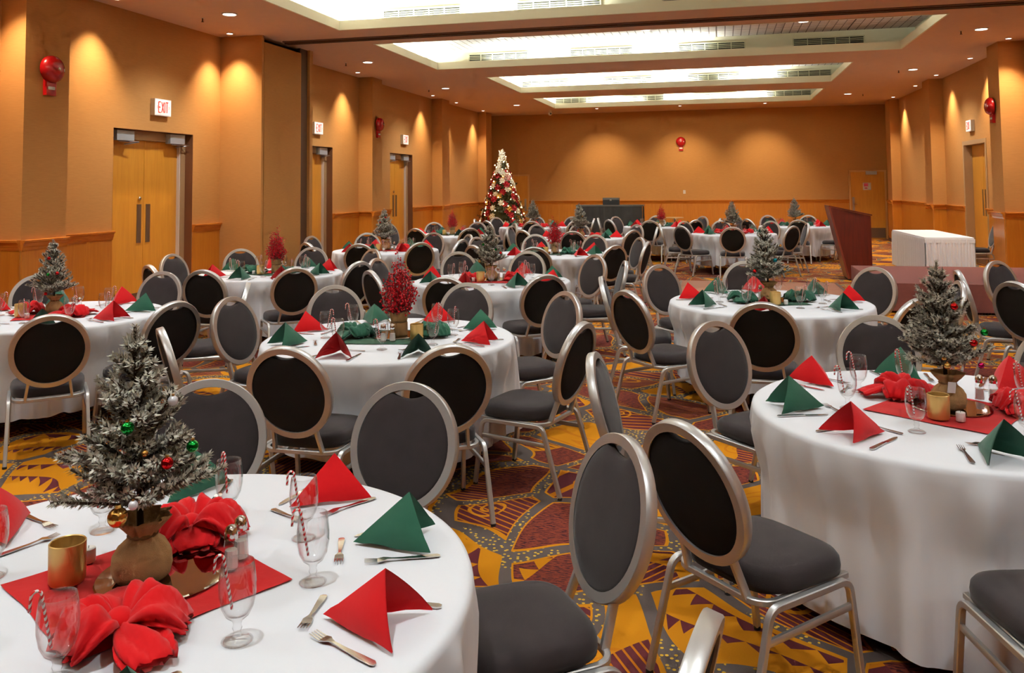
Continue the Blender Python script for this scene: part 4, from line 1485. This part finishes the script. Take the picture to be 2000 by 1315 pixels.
# bauble places: kind, x, y, z, size
BAUBLES = {
 'A': [('b_green', .0, -.115, .42, 1.0), ('b_red', .105, -.13, .335, .95), ('b_green', .145, -.06, .355, .95), ('b_gold', -.02, -.115, .20, 1.5), ('b_white', .04, -.175, .25, .7), ('b_gold', .05, -.13, .36, .5), ('b_white', .09, -.05, .47, .8)],
 'C': [('b_red', .012, -.115, .47, 1.0), ('b_green', .13, -.11, .36, .95), ('b_red', .075, -.15, .32, 1.0), ('b_pink', .10, -.155, .225, .8), ('b_gold', -.03, -.14, .215, .9), ('b_gold', -.04, -.13, .245, .6)],
 'D': [('b_red', .02, -.1, .5, .9), ('b_green', .05, -.14, .36, .9), ('b_red', .11, -.1, .37, .9), ('b_red', .02, -.13, .19, .9)],
 'E': [('b_red', -.12, -.12, .26, 1.0), ('b_blue', .05, -.16, .36, 1.1), ('b_gold', .10, -.1, .48, .7), ('b_gold', .13, -.12, .28, .8)],
 'G': [('b_green', .09, -.13, .36, .9), ('b_green', -.06, -.14, .42, .9), ('b_red', .14, -.1, .32, 1.0), ('b_gold', -.12, -.1, .22, 1.0)],
 'H': [('b_red', .03, -.09, .52, .9), ('b_red', -.05, -.12, .44, .9)], 'K': [('b_gold', .05, -.12, .4, .9)], 'L': [('b_gold', .06, -.1, .45, .9)], 'N': [('b_gold', -.08, -.12, .3, .9), ('b_blue', .05, -.13, .4, .8)], 'O': [('b_gold', -.06, -.1, .35, .9)],
}
ti_ = 0
for key, (ctr, desc, deco, rc, chairs, sets, first, rich) in TABLES.items():
    cx, cyy = ctr
    words = octants([q[0] for q in chairs])
    for i, (a, R0, *tw_) in enumerate(chairs):
        t = math.radians(a)
        jit = math.radians(rr_.uniform(-5, 5))
        fd = t + PI                                     # the way the chair faces
        px, py = cx + R0 * math.cos(t), cyy + R0 * math.sin(t)
        px += SEAT_OFF * math.cos(fd)
        py += SEAT_OFF * math.sin(fd)
        chair.put((px, py, 0), fd - PI / 2 + jit * .6 + math.radians(tw_[0] if tw_ else 0), 'silver oval-backed chair at the %s seat, %s' % (words[i], desc), 'chair', 'oval-backed banquet chairs')
    if key == 'P':
        table.put((cx, cyy, 0), 0, 'round table mostly outside the picture, before the stage', 'table', 'round banquet tables')
        c = ob('tablecloth', cloth_mesh(*CLP[1], [math.radians(q[0]) for q in chairs]), None, None, (cx, cyy, 0))
        tag(c, 'white cloth on the round table mostly outside the picture', 'tablecloth', 'white round tablecloths')
        continue
    table.put((cx, cyy, 0), rr_.uniform(0, 1), 'round banquet table under the cloth of the ' + desc, 'table', 'round banquet tables')
    c = ob('tablecloth', cloth_mesh(CLP[ti_ % 3][0] + ti_, CLP[ti_ % 3][1], .72 if key == 'C' else CLP[ti_ % 3][2], [math.radians(q[0]) for q in chairs]), None, None, (cx, cyy, 0))
    tag(c, 'white floor-length cloth hanging in folds on the ' + desc, 'tablecloth', 'white round tablecloths')
    ti_ += 1
    cname = 'red' if rc == R_ else 'dark green'
    if deco == 'tree' and key == 'C': tagd = True
    else: tagd = False
    r = ob('table_runner', RUN[rc], None, None, (cx, cyy, TZ), (0, 0, math.radians(RUNROT.get(key, rr_.uniform(0, 90)))))
    tag(r, '%s cloth square under the centrepiece of the %s' % (cname, desc), 'table runner', 'centre cloths')
    mirror.put((cx + .02, cyy + .04, TZ + .006), 0, 'round mirror plate under the centrepiece of the ' + desc, 'mirror', 'round mirror plates')
    zc = TZ + .0125
    if deco == 'tree':
        mini_tree((cx + (-.015 if key == 'A' else 0), cyy, zc), {'A': .3, 'C': 0}.get(key, 0.0), ti_ % 2, BAUBLES.get(key, []), 'frosted little fir in a burlap sack on the ' + desc, 'frosted firs on the tables', .98 if key not in 'DG' else .9, tagd)
    else:
        berry_pot((cx + .06, cyy + .02, zc), rr_.uniform(0, 6), ti_ % 2, 'red berry sprigs in a burlap pot on the ' + desc, 'red berry centrepieces', 1.0 if key == 'B' else .95)
    bo = BOWS.get(key, [(rr_.uniform(-20, 20) + 180, .26), (rr_.uniform(-20, 20), .27)])
    for q, (a, rad) in enumerate(bo):
        b = ob('knotted_cloth', BOW[rc][q], None, None, (cx + rad * math.cos(math.radians(a)), cyy + rad * math.sin(math.radians(a)), TZ + .008), (0, 0, math.radians(a + (20 if key == 'A' else 60))))
        b.scale = (1.08,) * 3 if key in 'AC' else (1.0,) * 3
        tag(b, 'knotted %s cloth at the %s of centrepiece, %s' % (cname, ('near side' if math.sin(math.radians(a)) < -.5 else 'left side') if q == 0 else ('far side' if math.sin(math.radians(a)) > .5 else 'right side'), desc), 'knotted cloth', 'knotted cloths beside the centrepieces')
    small = {'A': ((-165, .205), (166, .235), (31, .205), (45, .235)), 'C': ((-115, .185), (-90, .195), (48, .27), (40, .31)), 'B': ((-20, .24), (35, .2), (-80, .19), (-62, .19)), 'E': ((-80, .22), (-60, .24), (112, .17), (88, .17)), 'F': ((-95, .2), (-120, .22), (65, .2), (85, .22)), 'D': ((-130, .24), (-100, .24), (62, .19), (86, .19)), 'G': ((-110, .2), (-135, .22), (62, .2), (84, .2))}.get(key, ((-100, .21), (-76, .23), (70, .2), (92, .2)))
    def at(q): return (cx + q[1] * math.cos(math.radians(q[0])), cyy + q[1] * math.sin(math.radians(q[0])), TZ + .0075)
    votive.put(at(small[0]), 0, 'gold glass votive holder beside the centrepiece of the ' + desc, 'candle holder', 'gold votive holders')
    tealight.put(at(small[1]), 0, 'small white candle next to the votive on the ' + desc, 'candle', 'small white candles')
    if rich >= 1:
        shaker.put(at(small[2]), 0, 'glass shaker with chrome cap, nearer of two, ' + desc, 'shaker', 'salt and pepper shakers')
        shaker.put(at(small[3]), .4, 'glass shaker with chrome cap, farther of two, ' + desc, 'shaker', 'salt and pepper shakers')
    if sets is None: sets = [q[0] for q in sorted(chairs)]
    wset = octants(sets)
    gob = GOB.get(key, [a - 21 for a in sets])
    for i, a in enumerate(sets):
        t = math.radians(a)
        col = first if i % 2 == 0 else (G_ if first == R_ else R_)
        cn = 'red' if col == R_ else 'dark green'
        R0 = .665
        where = 'the %s place, %s' % (wset[i], desc)
        n_ = ob('folded_napkin', NAP[col][rr_.randrange(3)], None, None, (cx + R0 * math.cos(t), cyy + R0 * math.sin(t), TZ + .006), (0, 0, t + PI / 2 + rr_.uniform(-.45, .45)))
        tag(n_, '%s pointed folded napkin at %s' % (cn, where), 'napkin', 'pointed napkins at the places')
        tg = math.radians(gob[i])
        gx, gy = cx + .43 * math.cos(tg), cyy + .43 * math.sin(tg)
        goblet.put((gx, gy, TZ), 0, 'clear water goblet at ' + where, 'goblet', 'water goblets')
        if rich >= 1:
            cane.put((gx, gy, TZ), rr_.uniform(2.2, 4.0) if key in 'AC' else rr_.uniform(0, 6.28), 'striped candy cane in goblet at ' + where, 'candy cane', 'candy canes in the goblets')
        if rich >= 2:
            def radial(pr, da, r0, extra, lab, cat, grp):
                b_ = t + math.radians(da)
                pr.put((cx + r0 * math.cos(b_), cyy + r0 * math.sin(b_), TZ), b_ + PI / 2 + extra, lab + where, cat, grp)
            radial(fork, -9.5, .655, rr_.uniform(-.15, .15), 'silver dinner fork at ', 'fork', 'dinner forks')
            radial(knife, 10, .67, rr_.uniform(-.12, .12), 'silver table knife at ', 'knife', 'table knives')
            radial(dfork, 1, .495, PI / 2 + rr_.uniform(-.35, .35), 'small fork above napkin at ', 'fork', 'small forks above the places')
# a single chair by the skirted table
chair.put((4.78, 18.0, 0), PI / 2, 'lone banquet chair between the skirted table and the wall doors', 'chair', 'oval-backed banquet chairs')

# ------------------------------------------------------------------ Christmas tree
ct_ = empty('christmas_tree', (-6.62, 25.4, 0))
me, tw = needle_mesh(9, .3, 2.55, .78, 150, .28, 100, .09, .022, droop=.0, power=.9, whorls=18)
me.materials.append(M['darkneedles'])
fo = ob('foliage', me, None, ct_)
ob('trunk', MB().tube([(0, 0, 0), (0, 0, 2.6)], [.05, .01], 8), M['bark'], ct_)
core = ob('inner_growth', MB().lathe([(.52, .3), (.40, 1.0), (.22, 1.8), (.04, 2.6)], 18, fn=lambda q, z, a: q * (1 + .12 * math.sin(5 * a + z * 9))), M['darkneedles'], fo)
ob('stand', MB().lathe([(.3, 0), (.28, .05), (.06, .08)], 20, cap0=True), M['dark'], ct_)
def flower(np_, L_, W_):
    mb = MB()
    for k in range(np_):
        a = 2 * PI * k / np_
        c_, s_ = math.cos(a), math.sin(a)
        pts = [(0, 0, 0), (L_ * .5, W_, .02), (L_, 0, .005), (L_ * .5, -W_, .02), (L_ * .5, 0, -.012)]
        mb.add([(x * c_ - y * s_, x * s_ + y * c_, z) for x, y, z in pts], [(0, 1, 4), (1, 2, 4), (2, 3, 4), (3, 0, 4)])
    mb.ball((0, 0, .012), L_ * .16, 6, 4)
    return mb.mesh('flower')
FL = {}
for k, (n_, l_, w_) in {'petal_red': (7, .125, .045), 'petal_white': (7, .11, .036), 'petal_gold': (4, .11, .05)}.items():
    me = flower(n_, l_, w_)
    me.materials.append(M[k])
    FL[k] = me
BULB = MB().ball((0, 0, 0), .017, 8, 6).mesh('light_bulb', True)
BULB.materials.append(M['bulb'])
def cone_r(z): return .70 * max(0.0, 1 - (z - .35) / 2.35) ** .9 + .05
rf = random.Random(5)
def on_tree(me, name, z, a, out=0.0):
    r = cone_r(z) + out
    o = ob(name, me, None, ct_, (r * math.cos(a), r * math.sin(a), z))
    o.rotation_euler = Vector((math.cos(a), math.sin(a), .35)).to_track_quat('Z', 'Y').to_euler()
    o.rotation_euler.rotate_axis('Z', rf.uniform(0, 6))
    return o
for i in range(66):
    on_tree(FL['petal_red'], 'red_flower', .45 + 1.75 * (i / 66) ** 1.1, i * 2.4 + rf.uniform(-.3, .3), rf.uniform(-.02, .05))
for i in range(36):
    on_tree(FL['petal_white'], 'white_flower', .45 + 1.8 * (i / 36) ** 1.1, i * 2.4 + 2.0 + rf.uniform(-.3, .3), rf.uniform(.0, .06))
for i in range(34):                                   # spiral garland of white flowers
    u = i / 33
    on_tree(FL['petal_white'], 'white_flower', 2.32 - 1.35 * u, -1.9 + 5.2 * u + rf.uniform(-.15, .15), .03)
for i in range(9):
    on_tree(FL['petal_white'], 'white_flower', 2.36 + .38 * i / 8, i * 2.2, .0)
for i in range(22):
    on_tree(FL['petal_gold'], 'gold_bow', .5 + 1.75 * i / 22, i * 2.4 + 1.1, .03)
for i in range(80):
    on_tree(BULB, 'light_bulb', .4 + 2.3 * (i / 80) ** 1.15, i * 2.7 + rf.uniform(-.3, .3), rf.uniform(.0, .07))
ob('star', flower(5, .13, .05), M['petal_white'], ct_, (0, -.02, 2.8), (PI / 2, 0, 0))
tag(ct_, 'tall lit Christmas tree with red and white flowers in the corner', 'christmas tree')
